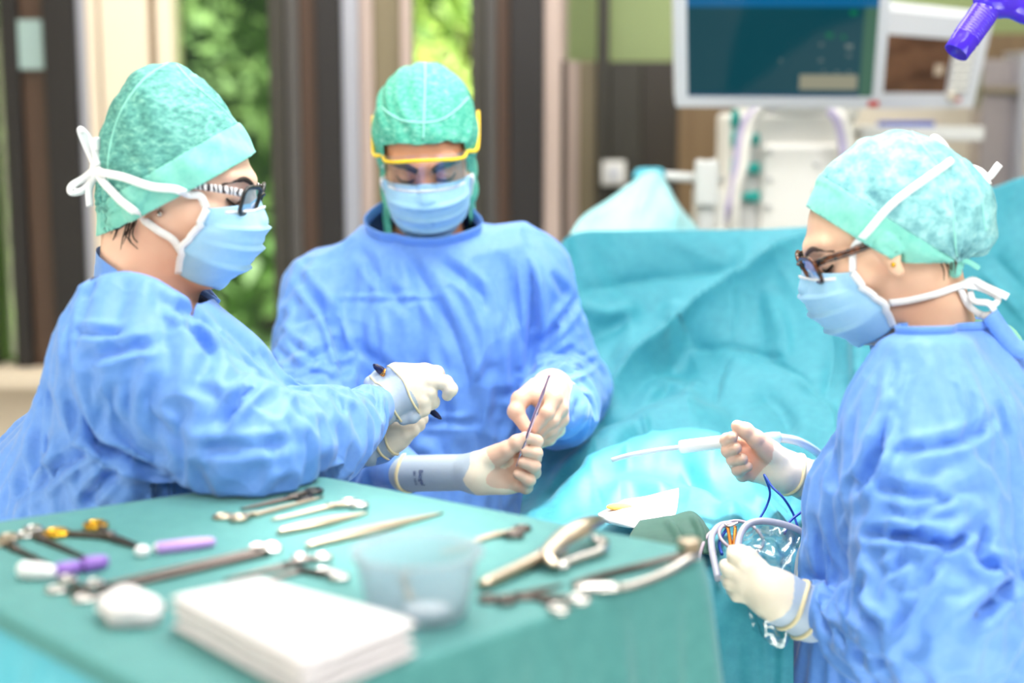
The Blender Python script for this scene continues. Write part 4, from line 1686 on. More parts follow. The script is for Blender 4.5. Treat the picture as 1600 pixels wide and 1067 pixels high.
def collar_from_cut(P, g, plane, height, lean, mat_c, thick=.0016):
    """A stand-up band on the open neck edge of the gown."""
    bm = bmesh.new()
    bm.from_mesh(g.data)
    off = root_loc(g)
    p, n = Vector(plane[0]), Vector(plane[1]).normalized()
    es = [e for e in bm.edges if e.is_boundary and abs(((e.verts[0].co + off) - p).dot(n)) < .004 and ((e.verts[0].co + off) - p).length < .2]
    adj = {}
    for e in es:
        a, b = e.verts
        adj.setdefault(a, []).append(b)
        adj.setdefault(b, []).append(a)
    if not adj:
        bm.free()
        return None
    best = []
    seen = set()
    for st in adj:
        if st in seen:
            continue
        loop, cur, prev = [st], st, None
        seen.add(st)
        while True:
            nx = [v for v in adj[cur] if v is not prev and v not in seen]
            if not nx:
                break
            prev, cur = cur, nx[0]
            seen.add(cur)
            loop.append(cur)
        if len(loop) > len(best):
            best = loop
    pts = [v.co + off for v in best]
    bm.free()
    k = len(pts)
    pts = [(pts[i - 1] + pts[i] * 2 + pts[(i + 1) % k]) / 4 for i in range(k)]
    c = sum(pts, Vector()) / k
    vs, fs = [], []
    for j, (h, o) in enumerate(((-.25, .0015), (.1, .003), (.55, .003 + lean * .4), (1.0, .003 + lean))):
        for q in pts:
            out = (q - c)
            out -= n * out.dot(n)
            out.normalize()
            vs.append(q + n * h * height + out * o)
    for j in range(3):
        for i in range(k):
            fs.append((j * k + i, j * k + (i + 1) % k, (j + 1) * k + (i + 1) % k, (j + 1) * k + i))
    o = put('gown_collar', vs, fs, mat_c, g)
    solid(o, thick, 0)
    return o


def ribbon(P, name, pts, nrm, width=.008, n=6):
    return MB().strip(vspline(pts, n), nrm, width).put(name, M_WHITE, P)


def clear_of(V, F, S, gap, rounds=3):
    """Moves points that dip into shape S back out to the gap, smoothly."""
    V = V.copy()
    for _ in range(rounds):
        d = S.eval(V)
        m = d < gap
        if not m.any():
            break
        V[m] += S.grad(V[m]) * (gap - d[m])[:, None]
        V = np.where(m[:, None], V + .3 * lap(V, F), V)
    return V
def print_on(P, lines):
    """The small dark blue print on the cuff, running down across the wrist."""
    gl = [o for o in P.children if o.name.startswith('glove')][-1]
    bv = bvh_of([gl])
    off = root_loc(gl)
    for body_, px, size in ((lines[0], 658, .0105), (lines[1], 648, .0062)):
        c, n = hit(px, 747, bv, .0)
        dn = (W(px + 3, 757, 2.1) - W(px, 737, 2.1)).normalized()
        o = text(body_, c, dn, n.cross(dn), size, M_INK, gl, 'cuff_print')
        for v in o.data.vertices:
            q, nn, i, d = bv.find_nearest(v.co + off)
            if nn.dot(n) < 0:
                nn = -nn
            v.co = q + nn * .0005 - off


M_INK = mat('blue_ink', (40, 60, 130), .6)


# ---- the surgeon in the hood, facing the camera ----
def build_m():
    P = thing('person', 'masked surgeon in a green hood and yellow-framed visor holding a thin probe between both hands', 'person', tuple(W(668, 900, 2.58).xy) + (0,), 'surgical team')
    hd = Head(W(667, 238, 2.55), 2, 30, -3, .98, ears=False)
    pr = [((660, 950, 2.61), (666, 750, 2.60), .155, .148, .05)]
    for s in (-1, 1):
        pr.append(((666 + s * 48, 760, 2.60), (670 + s * 58, 520, 2.585), .120, .124, .05))
    pr += [((620, 458, 2.58), (725, 455, 2.58), .10, .10, .05),
           ((668, 390, 2.585), (668, 345, 2.575), .070, .066, .03),
           ((608, 386, 2.58), (515, 443, 2.58), .054, .068, .035), ((708, 400, 2.58), (824, 415, 2.58), .054, .070, .035),
           ((510, 446, 2.58), (482, 650, 2.42), .076, .074, .025), ((482, 650, 2.42), (628, 738, 2.21), .072, .036, .02),
           ((822, 415, 2.58), (884, 590, 2.60), .070, .068, .025), ((884, 590, 2.60), (872, 618, 2.30), .070, .058, .025), ((872, 618, 2.30), (872, 640, 2.22), .056, .046, .02)]
    npt, nn = W(664, 336, 2.58), Vector((0, -.60, 1))
    body, g, B, G = gown_and_body(P, pr, hd, (668, 380, 2.59), M_SKIN_B, [((628, 738, 2.21), .05), ((872, 645, 2.21), .05)], 11, 1.08, .00010,
                                  skirt=(P.location.x, P.location.y + .02, 0), neck_cut=[(npt, nn), (npt - Vector((.105, 0, 0)), (1, 0, 0)), (npt + Vector((.105, 0, 0)), (-1, 0, 0))], legs=(1, 0, 0), stand=(0, -1, 0),
                                  elbows=[((480, 640, 2.42), .16), ((560, 700, 2.3), .12), ((884, 590, 2.58), .15)], lines=[
        ([(461, 426), (512, 492), (536, 562), (533, 600)], 7, 14), ([(620, 375), (690, 487), (723, 562), (737, 656)], 9, 9), ([(676, 400), (747, 455), (761, 497)], 8, 8),
        ([(822, 394), (833, 497), (824, 600)], 7, 13), ([(911, 455), (870, 510), (836, 544)], 6, 8), ([(906, 534), (870, 565), (831, 590)], 6, 9), ([(583, 478), (592, 562)], 6, 6),
        ([(522, 463), (610, 464), (700, 460)], 4, -4), ([(634, 661), (747, 661)], 5, 5), ([(440, 525), (500, 565)], 6, 6), ([(445, 590), (520, 540)], 6, 6), ([(790, 400), (800, 470), (790, 540)], 7, 6),
        ([(560, 380), (590, 430), (650, 500)], 8, 6), ([(650, 560), (690, 620), (700, 700)], 8, 6), ([(600, 600), (640, 640)], 6, 5), ([(860, 420), (890, 470)], 6, 6), ([(940, 560), (900, 580), (860, 590)], 5, 7), ([(905, 620), (895, 660)], 5, 6), ([(560, 540), (620, 590), (640, 620)], 8, 5)])
    collar_from_cut(P, g, (npt, nn), .017, .002, M_GOWN2)
    bv = bvh_of([body])
    face_bits(P, hd, bv, M_HAIR, True, 1.5)
    # hood
    S = Shape()
    hd.ell(S, (0, .020, .048), (.084, .108, .093), .02)
    hd.ell(S, (0, -.022, .030), (.079, .074, .082), .03)
    hd.ell(S, (0, -.014, -.05), (.078, .068, .085), .03)
    S.cap(hd.p(0, .02, -.06), wpt((668, 366, 2.585)), .072, .074, .03)
    V, F = S.mesh(.004, 2)
    Lc = hd.loc(V)
    nrm = S.grad(V)
    V = V + nrm * (.0012 * np.sin(Lc[:, 0] * 210 + 3 * np.sin(Lc[:, 2] * 60)) + .0010 * np.sin(Lc[:, 2] * 150 + Lc[:, 0] * 80))[:, None]
    h = put('hood_cap', V, F, M_HOOD, P)
    off = Vector(root_loc(P))
    L = lambda x, y, z: Vector(hd.p(x, y, z)) - off
    cut_region(h, [(L(0, -.022, 0), hd.v(0, -1, 0)), (L(.066, 0, 0), hd.v(-1, 0, .0)), (L(-.066, 0, 0), hd.v(1, 0, .0)), (L(0, 0, .072), hd.v(0, 0, -1)),
                   (L(.046, 0, .068), hd.v(-.62, 0, -1)), (L(-.046, 0, .068), hd.v(.62, 0, -1))])
    solid(h, .001, 1)
    hb = bvh_of([h])
    sm = MB()
    for path in ([(664, 99), (664, 130), (663, 165), (662, 200), (661, 217)], [(597, 168), (612, 180), (632, 189), (662, 192), (690, 187), (715, 170), (735, 148)]):
        pts = [hit(x, y, hb, .001)[0] for x, y in spline([(a, b, 0) for a, b in path], 5) for x, y in [(x, y)]] if False else [hit(q[0], q[1], hb, .001)[0] for q in spline([(a, b, 0) for a, b in path], 5)]
        pts = [p for p in pts if p is not None]
        sm.tube(pts, .0018, 6)
    sm.put('hood_seam', M_SEAM, h)
    rim = [(599, 262), (603, 246), (610, 238), (622, 230), (640, 224), (661, 223), (680, 220), (705, 222), (722, 229), (729, 240)]
    # mask, visor
    m, Gd = mask(P, hd, B, 1.04)
    gl = MB()
    right = [(-.089, .058, .040), (-.0885, .010, .034), (-.087, -.030, .030), (-.083, -.050, .030), (-.069, -.062, .036), (-.064, -.086, .041), (-.048, -.110, .053), (-.025, -.121, .060), (0, -.124, .062)]
    fr = right + [(-x, y, z) for x, y, z in right[::-1][1:]]
    gl.tube(vspline([hd.p(*q) for q in fr], 5), .0031, 8)
    vf = gl.put('visor_frame', M_YELLOW, P)
    lens = [q for q in fr if q[1] < -.058]
    vs = []
    L_ = spline(lens, 5)
    for z0 in (.012, 0, -.020, -.038, -.054):
        for q in L_:
            vs.append(hd.p(q[0] * (1 - .06 * (z0 < -.05)), q[1] - .001, q[2] + z0))
    n = len(L_)
    fs = [(j * n + i, j * n + i + 1, (j + 1) * n + i + 1, (j + 1) * n + i) for j in range(4) for i in range(n - 1)]
    put('visor_lens', vs, fs, M_VISOR, vf, label='clear lens')
    up = vspline([hit(600, 258, hb, .002, 2.5)[0], hit(604, 264, hb, .003, 2.49)[0], Vector(Gd[0, 0])], 4)
    MB().strip(up, Vector((-.5, -1, .2)), .007).put('mask_tie', M_WHITE, m)
    # his right hand: palm up, fingers closed round the probe
    hand(P, 'glove', 2.13,
         [[(803, 706, 12, 10), (830, 697, 0, 9.5), (838, 690, -12, 9), (828, 685, -22, 8)],
          [(810, 722, 12, 10), (835, 716, 0, 9.5), (837, 708, -18, 9.3), (820, 704, -26, 8.2)],
          [(808, 740, 10, 10), (834, 738, -2, 9.5), (834, 728, -20, 9.3), (816, 722, -26, 8)],
          [(800, 757, 6, 9.5), (822, 761, -6, 9), (827, 750, -20, 8.5), (809, 741, -24, 7.2)],
          [(765, 717, -6, 15), (792, 703, -18, 12.3), (808, 692, -22, 11), (821, 684, -24, 9)]],
         [((742, 738, 2, 25), (803, 708, 12, 12)), ((742, 738, 2, 25), (810, 724, 12, 12)), ((742, 740, 2, 25), (806, 742, 10, 12)), ((742, 742, 2, 25), (800, 757, 6, 12)), ((750, 724, -4, 18), (780, 710, -12, 15)), ((752, 752, 0, 19), (790, 757, 2, 14))],
         [((752, 737, 2, 26), (634, 740, 62, 27))], rim=[.985], zones=(.10, -.24))
    print_on(P, ('Biogel', '101 1015'))
    # his left hand: back of the hand towards us, thumb and forefinger pinching the probe
    hand(P, 'glove', 2.15,
         [[(866, 622, 0, 10.5), (855, 645, -14, 9.7), (836, 669, -10, 8)],
          [(875, 637, 5, 10.5), (863, 657, -8, 9.5), (842, 677, 0, 8)],
          [(877, 655, 12, 10), (862, 672, 2, 9.2), (842, 687, 8, 7.8)],
          [(872, 672, 20, 9.2), (858, 686, 12, 8.4), (840, 696, 16, 7)],
          [(838, 607, 34, 16), (813, 625, 12, 13), (806, 643, 0, 11.5), (822, 668, -8, 9)]],
         [((862, 606, 60, 26), (866, 622, 2, 12)), ((862, 606, 60, 26), (875, 638, 8, 12)), ((866, 612, 60, 24), (877, 655, 14, 11)), ((866, 620, 60, 22), (872, 671, 22, 10)), ((850, 606, 50, 20), (846, 622, 20, 15)), ((850, 625, 30, 16), (858, 650, 14, 12))],
         [((864, 610, 60, 27), (872, 628, 100, 38))], zones=(9, -.2))
    return P, hd


def rest_on_table(x):
    x = x.copy()
    c = np.array((QC.x, QC.y))
    ins = np.ones(len(x), bool)
    for i in range(4):
        p, q = QUAD[i], QUAD[(i + 1) % 4]
        cr = (q.x - p.x) * (x[:, 1] - p.y) - (q.y - p.y) * (x[:, 0] - p.x)
        cc = (q.x - p.x) * (c[1] - p.y) - (q.y - p.y) * (c[0] - p.x)
        ins &= cr * np.sign(cc) > -.03
    m = ins & (x[:, 2] < TZ + .004) & (x[:, 2] > TZ - .08)
    x[m, 2] = TZ + .004
    return x


# ---- the woman on the left, in profile ----
def build_l():
    P = thing('person', 'masked woman in black glasses and tall teal cap reaching over the instrument table', 'person', (W(120, 900, 1.93).x, 1.95, 0), 'surgical team')
    hd = Head(W(267, 297, 1.88), 88, 12, 0, .93, .020, .016)
    pr = [((105, 1000, 1.95), (150, 800, 1.94), .165, .165, .05)]
    for dy in (-.065, .065):
        pr += [((172, 800, 1.93 + dy), (240, 640, 1.90 + dy), .146, .138, .04), ((240, 640, 1.90 + dy), (226, 560, 1.90 + dy), .136, .100, .04)]
    pr += [((300, 620, 1.84), (352, 618, 1.86), .09, .072, .05), ((300, 620, 1.96), (352, 618, 1.96), .09, .072, .05),
           ((228, 545, 1.90), (250, 425, 1.895), .080, .052, .04),
           ((190, 545, 1.765), (222, 505, 1.85), .072, .045, .05), ((220, 535, 2.05), (226, 500, 1.94), .075, .045, .05), ((212, 515, 1.90), (188, 535, 1.90), .055, .068, .04),
           ((204, 530, 1.755), (385, 677, 1.70), .080, .066, .03), ((385, 677, 1.70), (500, 655, 1.86), .068, .054, .03), ((500, 655, 1.86), (584, 636, 2.02), .054, .030, .03),
           ((230, 510, 2.05), (430, 690, 2.12), .08, .066, .03), ((430, 690, 2.12), (590, 694, 2.10), .062, .030, .03)]
    npt = W(252, 431, 1.90)
    nn = Vector((.43, -.06, .86))
    body, g, B, G = gown_and_body(P, pr, hd, (230, 455, 1.90), M_SKIN_A, [((584, 636, 2.02), .045), ((590, 694, 2.10), .045)], 5, 1.08, .00010,
                                  skirt=(P.location.x, P.location.y, 0), neck_cut=[(npt, nn), (W(340, 470, 1.90), (-1, 0, .3)), ((0, 1.745, 0), (0, 1, 0)), ((0, 2.10, 0), (0, -1, 0))], legs=(0, 1, 0), stand=(1, 0, 0),
                                  post=rest_on_table, elbows=[((385, 680, 1.70), .15), ((560, 640, 1.98), .10)], lines=[
        ([(410, 592), (369, 630), (342, 672)], 7, 14), ([(292, 500), (315, 531), (333, 556)], 7, 9), ([(112, 517), (198, 522)], 6, 7), ([(126, 564), (189, 545), (252, 535)], 8, 8),
        ([(108, 612), (125, 660), (153, 693), (202, 720), (262, 748)], 8, 16), ([(67, 660), (58, 720), (9, 800)], 9, 10), ([(148, 695), (90, 733), (27, 790)], 8, 10), ([(195, 722), (150, 765), (130, 795)], 8, 9),
        ([(243, 594), (234, 648), (288, 697)], 9, 7), ([(441, 594), (486, 614)], 7, 7), ([(110, 472), (104, 540), (112, 612)], 5, 5), ([(250, 470), (320, 500), (400, 560)], 8, 8), ([(310, 480), (380, 530), (425, 590)], 7, 6),
        ([(300, 700), (380, 700), (470, 690)], 9, 6), ([(520, 600), (540, 650)], 8, 6), ([(150, 430), (130, 470)], 7, 6), ([(180, 590), (170, 640), (200, 680)], 9, 7), ([(60, 590), (80, 640)], 8, 6)])
    collar_from_cut(P, g, (npt, nn), .006, .001, M_GOWN2)
    bv = bvh_of([body])
    face_bits(P, hd, bv, M_HAIR, True, .8)
    f, u, l = hd.v(0, -1, 0), hd.v(0, 0, 1), hd.v(1, 0, 0)
    # hair at the nape
    S = Shape()
    hd.ell(S, (0, .046, -.034), (.058, .034, .046), .02)
    hd.ell(S, (0, .030, -.005), (.0775, .050, .045), .02)
    V, F = S.mesh(.004, 1)
    hr = put('hair', V, F, M_HAIR, P)
    st = MB()
    rr = random.Random(3)
    for k in range(46):
        y, x = rr.uniform(.02, .056), rr.uniform(-.062, .03)
        z = -.045 - rr.uniform(0, .02)
        a = Vector(hd.p(x, y, z + .03))
        st.tube(vspline([a, Vector(hd.p(x * 1.05, y + .004, z)), Vector(hd.p(x * 1.0 + rr.uniform(-.008, .008), y + rr.uniform(-.012, .012), z - rr.uniform(.008, .022)))], 3), [.0012, .001, .001, .0009, .0008, .0006, .0003], 5)
    st.put('hair_strand', M_HAIR, hr)
    # cap
    poly = [(399, 242), (377, 203), (347, 160), (318, 126), (288, 105), (262, 99), (236, 100), (207, 118), (182, 152), (163, 200), (154, 255), (152, 305), (160, 340), (180, 420), (330, 400), (420, 330)]
    poly = [(p.x, p.y, p.z) for p in (W(a, b, 1.885) for a, b in poly)]
    V, F = inflate(poly, W(250, 292, 1.885), (1, 0, 0), (0, 0, 1), (0, -1, 0), .092, .10)
    Vn = V.copy()
    Vn += .0012 * np.stack([np.sin(V[:, 2] * 160 + V[:, 1] * 70), np.sin(V[:, 0] * 140 + V[:, 2] * 90), np.sin(V[:, 0] * 150)], 1)
    # gathers towards the knot at the nape
    kn = np.array(W(166, 335, 1.85))
    r = np.linalg.norm(V - kn, axis=1)
    ang = np.arctan2(V[:, 2] - kn[2], V[:, 0] - kn[0])
    Vn[:, 1] -= .0035 * np.exp(-(r / .07) ** 2) * np.sin(ang * 16)
    cp = put('cap', clear_of(Vn, F, B, .004), F, M_CAP_A, P)
    off = Vector(root_loc(P))
    lowp, lown = W(399, 243, 1.80), None
    d1 = (W(300, 296, 1.80) - W(399, 244, 1.80))
    lown = d1.cross(Vector((0, 1, .10))).normalized()
    if lown.z > 0:
        lown = -lown
    d2 = (W(178, 352, 1.80) - W(300, 292, 1.80))
    low2 = d2.cross(Vector((0, 1, .10))).normalized()
    if low2.z > 0:
        low2 = -low2
    cut_region(cp, [(W(399, 244, 1.80) - off, lown)])
    d3 = W(365, 192, 1.80) - W(205, 288, 1.80)
    n3 = d3.cross(Vector((0, 1, .05))).normalized()
    n3 = n3 if n3.z > 0 else -n3
    band = split_band(cp, W(365, 193, 1.80) - off, n3, M_BAND)
    solid(cp, .001, 1)
    solid(band, .0022, 1)
    cb = bvh_of([cp, band, body])
    sm = MB()
    for path in ([(275, 102), (300, 130), (340, 165), (372, 196)], [(262, 100), (225, 125), (190, 175), (172, 235), (170, 290)]):
        pts = [hit(q[0], q[1], cb, .0008)[0] for q in spline([(a, b, 0) for a, b in path], 5)]
        sm.tube([p for p in pts if p is not None], .0016, 6)
    sm.put('cap_seam', M_SEAM, cp)
    kb = MB()
    for (x, y, a) in ((176, 338, 14), (182, 345, 10), (171, 346, 9), (178, 352, 8)):
        kb.blob(W(x, y, 1.87), (a * .0008, .010, a * .0011))
    kb.put('cap_knot', M_BAND, cp, sub=1)
    m, Gd = mask(P, hd, B, 1.04)
    sgl(hd, P, M_BLACK, zebra_mat(), .012)
    # earring: two stones
    er = MB()
    for (x, y, a) in ((247, 323, .0032), (251, 333, .0042)):
        p, n = hit(x, y, bv, .003)
        er.blob(p, (a, a, a), nu=8, nv=6)
    er.put('earring', M_STEEL, P)
    # ties
    knot = W(151, 262, 1.84)
    a = [hit(x, y, cb, .008, 1.82) for x, y in ((312, 307), (296, 302), (283, 299), (270, 295), (240, 289), (200, 278), (168, 268))]
    pts = [Vector(Gd[0, 0])] + [p for p, n in a] + [knot]
    MB().strip(vspline(pts, 6), [Vector((-.1, -1, .15))] * (6 * (len(pts) - 1) + 1), .0095).put('mask_tie', M_WHITE, m)
    a = [hit(x, y, cb, .006, 1.82) for x, y in ((272, 372), (250, 358), (229, 343), (212, 329), (196, 314), (182, 300), (166, 283))]
    pts = [Vector(Gd[29, 0])] + [p for p, n in a] + [knot]
    MB().strip(vspline(pts, 6), [Vector((-.2, -1, .2))] * (6 * (len(pts) - 1) + 1), .0095).put('mask_tie', M_WHITE, m)
    bw = MB()
    for path, wd in (([(150, 262), (140, 240), (128, 212), (126, 202), (136, 212), (148, 234), (152, 258)], .008), ([(150, 262), (132, 278), (113, 290), (112, 300), (130, 297), (146, 280), (151, 264)], .009),
                     ([(150, 262), (146, 280), (139, 298), (140, 322)], .0075), ([(152, 262), (152, 240), (151, 215)], .0075)):
        pts = [W(x, y, 1.84 + .012 * math.sin(i * 1.7)) for i, (x, y) in enumerate(path)]
        bw.strip(vspline(pts, 6), [Vector((.3, -1, .3))] * (6 * (len(pts) - 1) + 1), wd)
    bw.blob(knot, (.008, .008, .010))
    bw.put('mask_bow', M_WHITE, m)
    # right hand with the pen, seen from the back
    hand(P, 'glove', 2.05,
         [[(664, 580, 12, 10.5), (682, 583, 18, 9.8), (690, 594, 28, 8.6)],
          [(670, 594, 2, 11), (696, 598, 2, 9.8), (704, 608, 0, 9), (699, 618, 2, 7.6)],
          [(670, 612, 0, 10), (676, 628, 12, 9), (660, 640, 8, 8), (647, 645, 0, 7.5)],
          [(660, 626, -4, 9.5), (662, 640, 0, 8.5), (645, 652, -4, 7.5), (630, 657, -4, 7)],
          [(612, 605, 22, 14), (594, 590, 24, 11), (579, 598, 18, 9.5)]],
         [((604, 628, 5, 25), (640, 602, 6, 22)), ((640, 602, 6, 23), (668, 596, 5, 13)), ((618, 582, 12, 14), (664, 582, 10, 12)), ((640, 615, 2, 20), (668, 612, 2, 12)), ((640, 622, 0, 16), (660, 626, 0, 11))],
         [((620, 618, 6, 27), (582, 640, -6, 31))], rim=[.98, .40, -.3], zones=(-.32, -1.9), rim_r=.0016)
    # left hand, mostly hidden below the right one
    hand(P, 'glove', 2.09,
         [[(640, 664, 10, 9.5), (652, 650, 16, 9), (650, 638, 24, 8)], [(643, 668, 2, 9.5), (658, 654, 10, 9), (657, 642, 18, 8)], [(640, 674, -6, 9), (654, 664, 0, 8.4), (656, 652, 8, 7.6)], [(634, 678, -10, 8.4), (646, 672, -8, 7.6), (650, 660, -2, 7)], [(618, 660, 12, 12), (632, 646, 10, 10), (642, 638, 12, 8.6)]],
         [((604, 684, 6, 25), (640, 668, 4, 13)), ((604, 684, 6, 24), (634, 676, -4, 12)), ((606, 680, 8, 22), (636, 662, 10, 13))],
         [((616, 678, 6, 25), (576, 694, 8, 31))], rim=[.55, .2], zones=(.2, -9), rim_r=.0018)
    return P, hd


def zebra_mat():
    m = mat('zebra_temple', (236, 232, 236), 0.3)
    nt = m.node_tree
    tc = nt.nodes.new('ShaderNodeTexCoord')
    w = nt.nodes.new('ShaderNodeTexWave')
    w.inputs['Scale'].default_value = 55
    w.inputs['Distortion'].default_value = 5
    w.inputs['Detail Scale'].default_value = 1.5
    nt.links.new(tc.outputs['Object'], w.inputs['Vector'])
    base(m, ramp(m, w.outputs['Fac'], [(0.35, (40, 30, 40)), (0.6, (240, 236, 240))]))
    return m


def tortoise_mat():
    m = mat('tortoise_frame', (60, 36, 24), 0.2)
    base(m, ramp(m, noise(m, 120, 3), [(0.42, (24, 16, 14)), (0.62, (110, 62, 34))]))
    return m


# ---- the woman on the right, seen from the side and back ----
def build_r():
    P = thing('person', 'masked woman in brown glasses and pale teal cap holding a white suction tube', 'person', (W(1520, 900, 1.85).x + .02, 1.86, 0), 'surgical team')
    hd = Head(W(1387, 381, 1.84), -92, 23, 0, .89, .0, -.018, es=.75)
    pr = [((1530, 1080, 1.86), (1510, 900, 1.86), .165, .150, .05)]
    for dy in (-.065, .065):
        pr += [((1515, 900, 1.86 + dy), (1480, 740, 1.86 + dy), .140, .140, .06), ((1485, 740, 1.86 + dy), (1490, 685, 1.86 + dy), .135, .100, .06)]
    pr += [((1370, 780, 1.84), (1346, 1090, 1.83), .082, .096, .05), ((1480, 645, 1.86), (1456, 500, 1.855), .095, .060, .04), ((1450, 625, 1.74), (1455, 580, 1.83), .080, .048, .05), ((1440, 610, 1.99), (1452, 578, 1.89), .080, .048, .05),
           ((1520, 625, 1.84), (1570, 665, 1.86), .08, .10, .05),
           ((1440, 640, 1.73), (1465, 935, 1.60), .088, .084, .03), ((1470, 935, 1.60), (1380, 960, 1.70), .078, .058, .03), ((1380, 960, 1.70), (1272, 958, 1.755), .056, .030, .03),
           ((1432, 605, 1.99), (1400, 800, 2.08), .078, .070, .03), ((1400, 800, 2.08), (1276, 752, 2.04), .060, .032, .03)]
    npt = W(1470, 510, 1.85)
    nn = Vector((-.02, .10, 1))
    body, g, B, G = gown_and_body(P, pr, hd, (1455, 560, 1.86), M_SKIN_C, [((1272, 958, 1.755), .045), ((1276, 752, 2.04), .045)], 9, 1.08, .00010,
                                  skirt=(P.location.x, P.location.y, 0), neck_cut=[(npt, nn)], legs=(0, 1, 0), stand=(-1, 0, 0),
                                  elbows=[((1470, 900, 1.62), .17), ((1310, 955, 1.74), .08)], lines=[
        ([(1389, 640), (1362, 728), (1329, 772)], 8, 14), ([(1329, 832), (1400, 836), (1466, 846), (1490, 852), (1543, 808)], 8, 15), ([(1543, 812), (1536, 876), (1600, 890)], 8, 14),
        ([(1345, 904), (1334, 948), (1384, 992)], 8, 11), ([(1483, 850), (1428, 937), (1384, 1003)], 7, 8), ([(1362, 755), (1420, 772), (1488, 777)], 9, 7), ([(1600, 893), (1510, 985)], 10, 14),
        ([(1417, 810), (1499, 772)], 7, 6), ([(1373, 711), (1510, 684), (1554, 645)], 8, 7), ([(1310, 700), (1300, 780)], 7, 6), ([(1270, 820), (1300, 900)], 8, 7), ([(1400, 560), (1390, 620)], 7, 5), ([(1500, 560), (1520, 640), (1500, 690)], 6, 5),
        ([(1560, 620), (1580, 700)], 8, 7), ([(1280, 960), (1340, 1020), (1400, 1045)], 7, 8), ([(1420, 870), (1380, 900)], 7, 8)])
    collar_from_cut(P, g, (npt, nn), .008, .001, M_GOWN2)
    bv = bvh_of([body])
    face_bits(P, hd, bv, M_HAIR2, True, .8)
    S = Shape()
    hd.ell(S, (0, .066, -.018), (.058, .034, .046), .02)
    hd.ell(S, (0, .030, .002), (.0775, .050, .040), .02)
    V, F = S.mesh(.004, 1)
    hr = put('hair', V, F, M_HAIR2, P)
    st = MB()
    rr = random.Random(5)
    for k in range(50):
        y, x = rr.uniform(.015, .062), rr.uniform(-.03, .066)
        z = -.030 - rr.uniform(0, .02)
        st.tube(vspline([Vector(hd.p(x, y, z + .03)), Vector(hd.p(x * 1.02, y + .003, z)), Vector(hd.p(x * .98, y + rr.uniform(-.01, .01), z - rr.uniform(.006, .02)))], 3), [.0012, .001, .001, .0009, .0008, .0006, .0003], 5)
    st.put('hair_strand', M_HAIR2, hr)
    poly = [(1267, 322), (1278, 285), (1305, 250), (1345, 220), (1395, 205), (1435, 208), (1475, 228), (1515, 255), (1542, 285), (1554, 320), (1552, 365), (1540, 395), (1510, 408), (1500, 430), (1400, 470), (1300, 430), (1240, 380)]
    poly = [(p.x, p.y, p.z) for p in (W(a, b, 1.845) for a, b in poly)]
    V, F = inflate(poly, W(1392, 340, 1.845), (1, 0, 0), (0, 0, 1), (0, -1, 0), .088, .105)
    kn = np.array(W(1497, 412, 1.80))
    r = np.linalg.norm(V - kn, axis=1)
    ang = np.arctan2(V[:, 2] - kn[2], V[:, 0] - kn[0])
    Vn = V + .0012 * np.stack([np.sin(V[:, 2] * 130), np.sin(V[:, 0] * 120 + V[:, 2] * 60), np.sin(V[:, 0] * 140)], 1)
    Vn[:, 1] -= .004 * np.exp(-(r / .07) ** 2) * np.sin(ang * 14)
    cp = put('cap', clear_of(Vn, F, B, .004), F, M_CAP_B, P)
    off = Vector(root_loc(P))

    def below(a, b, c=(0, 1, .08)):
        n = (W(*b, 1.77) - W(*a, 1.77)).cross(Vector(c)).normalized()
        return (W(*a, 1.77) - off, n if n.z < 0 else -n)
    p1, p2 = below((1267, 330), (1400, 408)), below((1400, 410), (1500, 412))
    cut_region(cp, [p1, (W(1400, 400, 1.77) - off, Vector((-1, 0, 0)))])
    cut_region(cp, [p2, (W(1400, 400, 1.77) - off, Vector((1, 0, 0)))])
    q = below((1285, 275), (1440, 375))
    band = split_band(cp, q[0], -q[1], M_BAND)
    solid(cp, .001, 1)
    solid(band, .0022, 1)
    cb = bvh_of([cp, band, body])
    sm = MB()
    for path in ([(1425, 207), (1450, 240), (1470, 270), (1488, 330), (1495, 400)], [(1500, 250), (1530, 300), (1540, 360)]):
        pts = [hit(k[0], k[1], cb, .0008)[0] for k in spline([(a, b, 0) for a, b in path], 5)]
        sm.tube([p for p in pts if p is not None], .0014, 6)
    sm.put('cap_seam', M_SEAM, cp)
    kb = MB()
    for (x, y, a, b) in ((1494, 410, 14, 18), (1492, 424, 12, 10)):
        kb.blob(W(x, y, 1.80), (a * .0007, .010, b * .0008))
    kb.strip(vspline([W(1500, 405, 1.79), W(1515, 410, 1.79), W(1531, 420, 1.79)], 4), Vector((0, -1, .3)), .007)
    kb.put('cap_knot', M_BAND, cp, sub=1)
    m, Gd = mask(P, hd, B, 1.03)
    sgl(hd, P, tortoise_mat(), tortoise_mat(), .012)
    p, n = hit(1396, 414, bv, .002)
    MB().blob(p, (.003, .003, .003), nu=8, nv=6).put('earring', M_GOLD, P)
    pts = [hit(x, y, cb, .004, 1.77)[0] for x, y in ((1335, 386), (1356, 362), (1382, 332), (1402, 313), (1425, 295), (1455, 274), (1478, 258))]
    MB().strip(vspline([Vector(Gd[0, -1])] + pts + [W(1488, 250, 1.80)], 6), Vector((.2, -1, .35)), .0085).put('mask_tie', M_WHITE, m)
    pts = [hit(x, y, cb, .003, 1.77)[0] for x, y in ((1388, 472), (1420, 468), (1455, 460), (1485, 450))]
    MB().strip(vspline(pts + [W(1502, 446, 1.80)], 6), Vector((0, -1, .1)), .0085).put('mask_tie', M_WHITE, m)
    bw = MB()
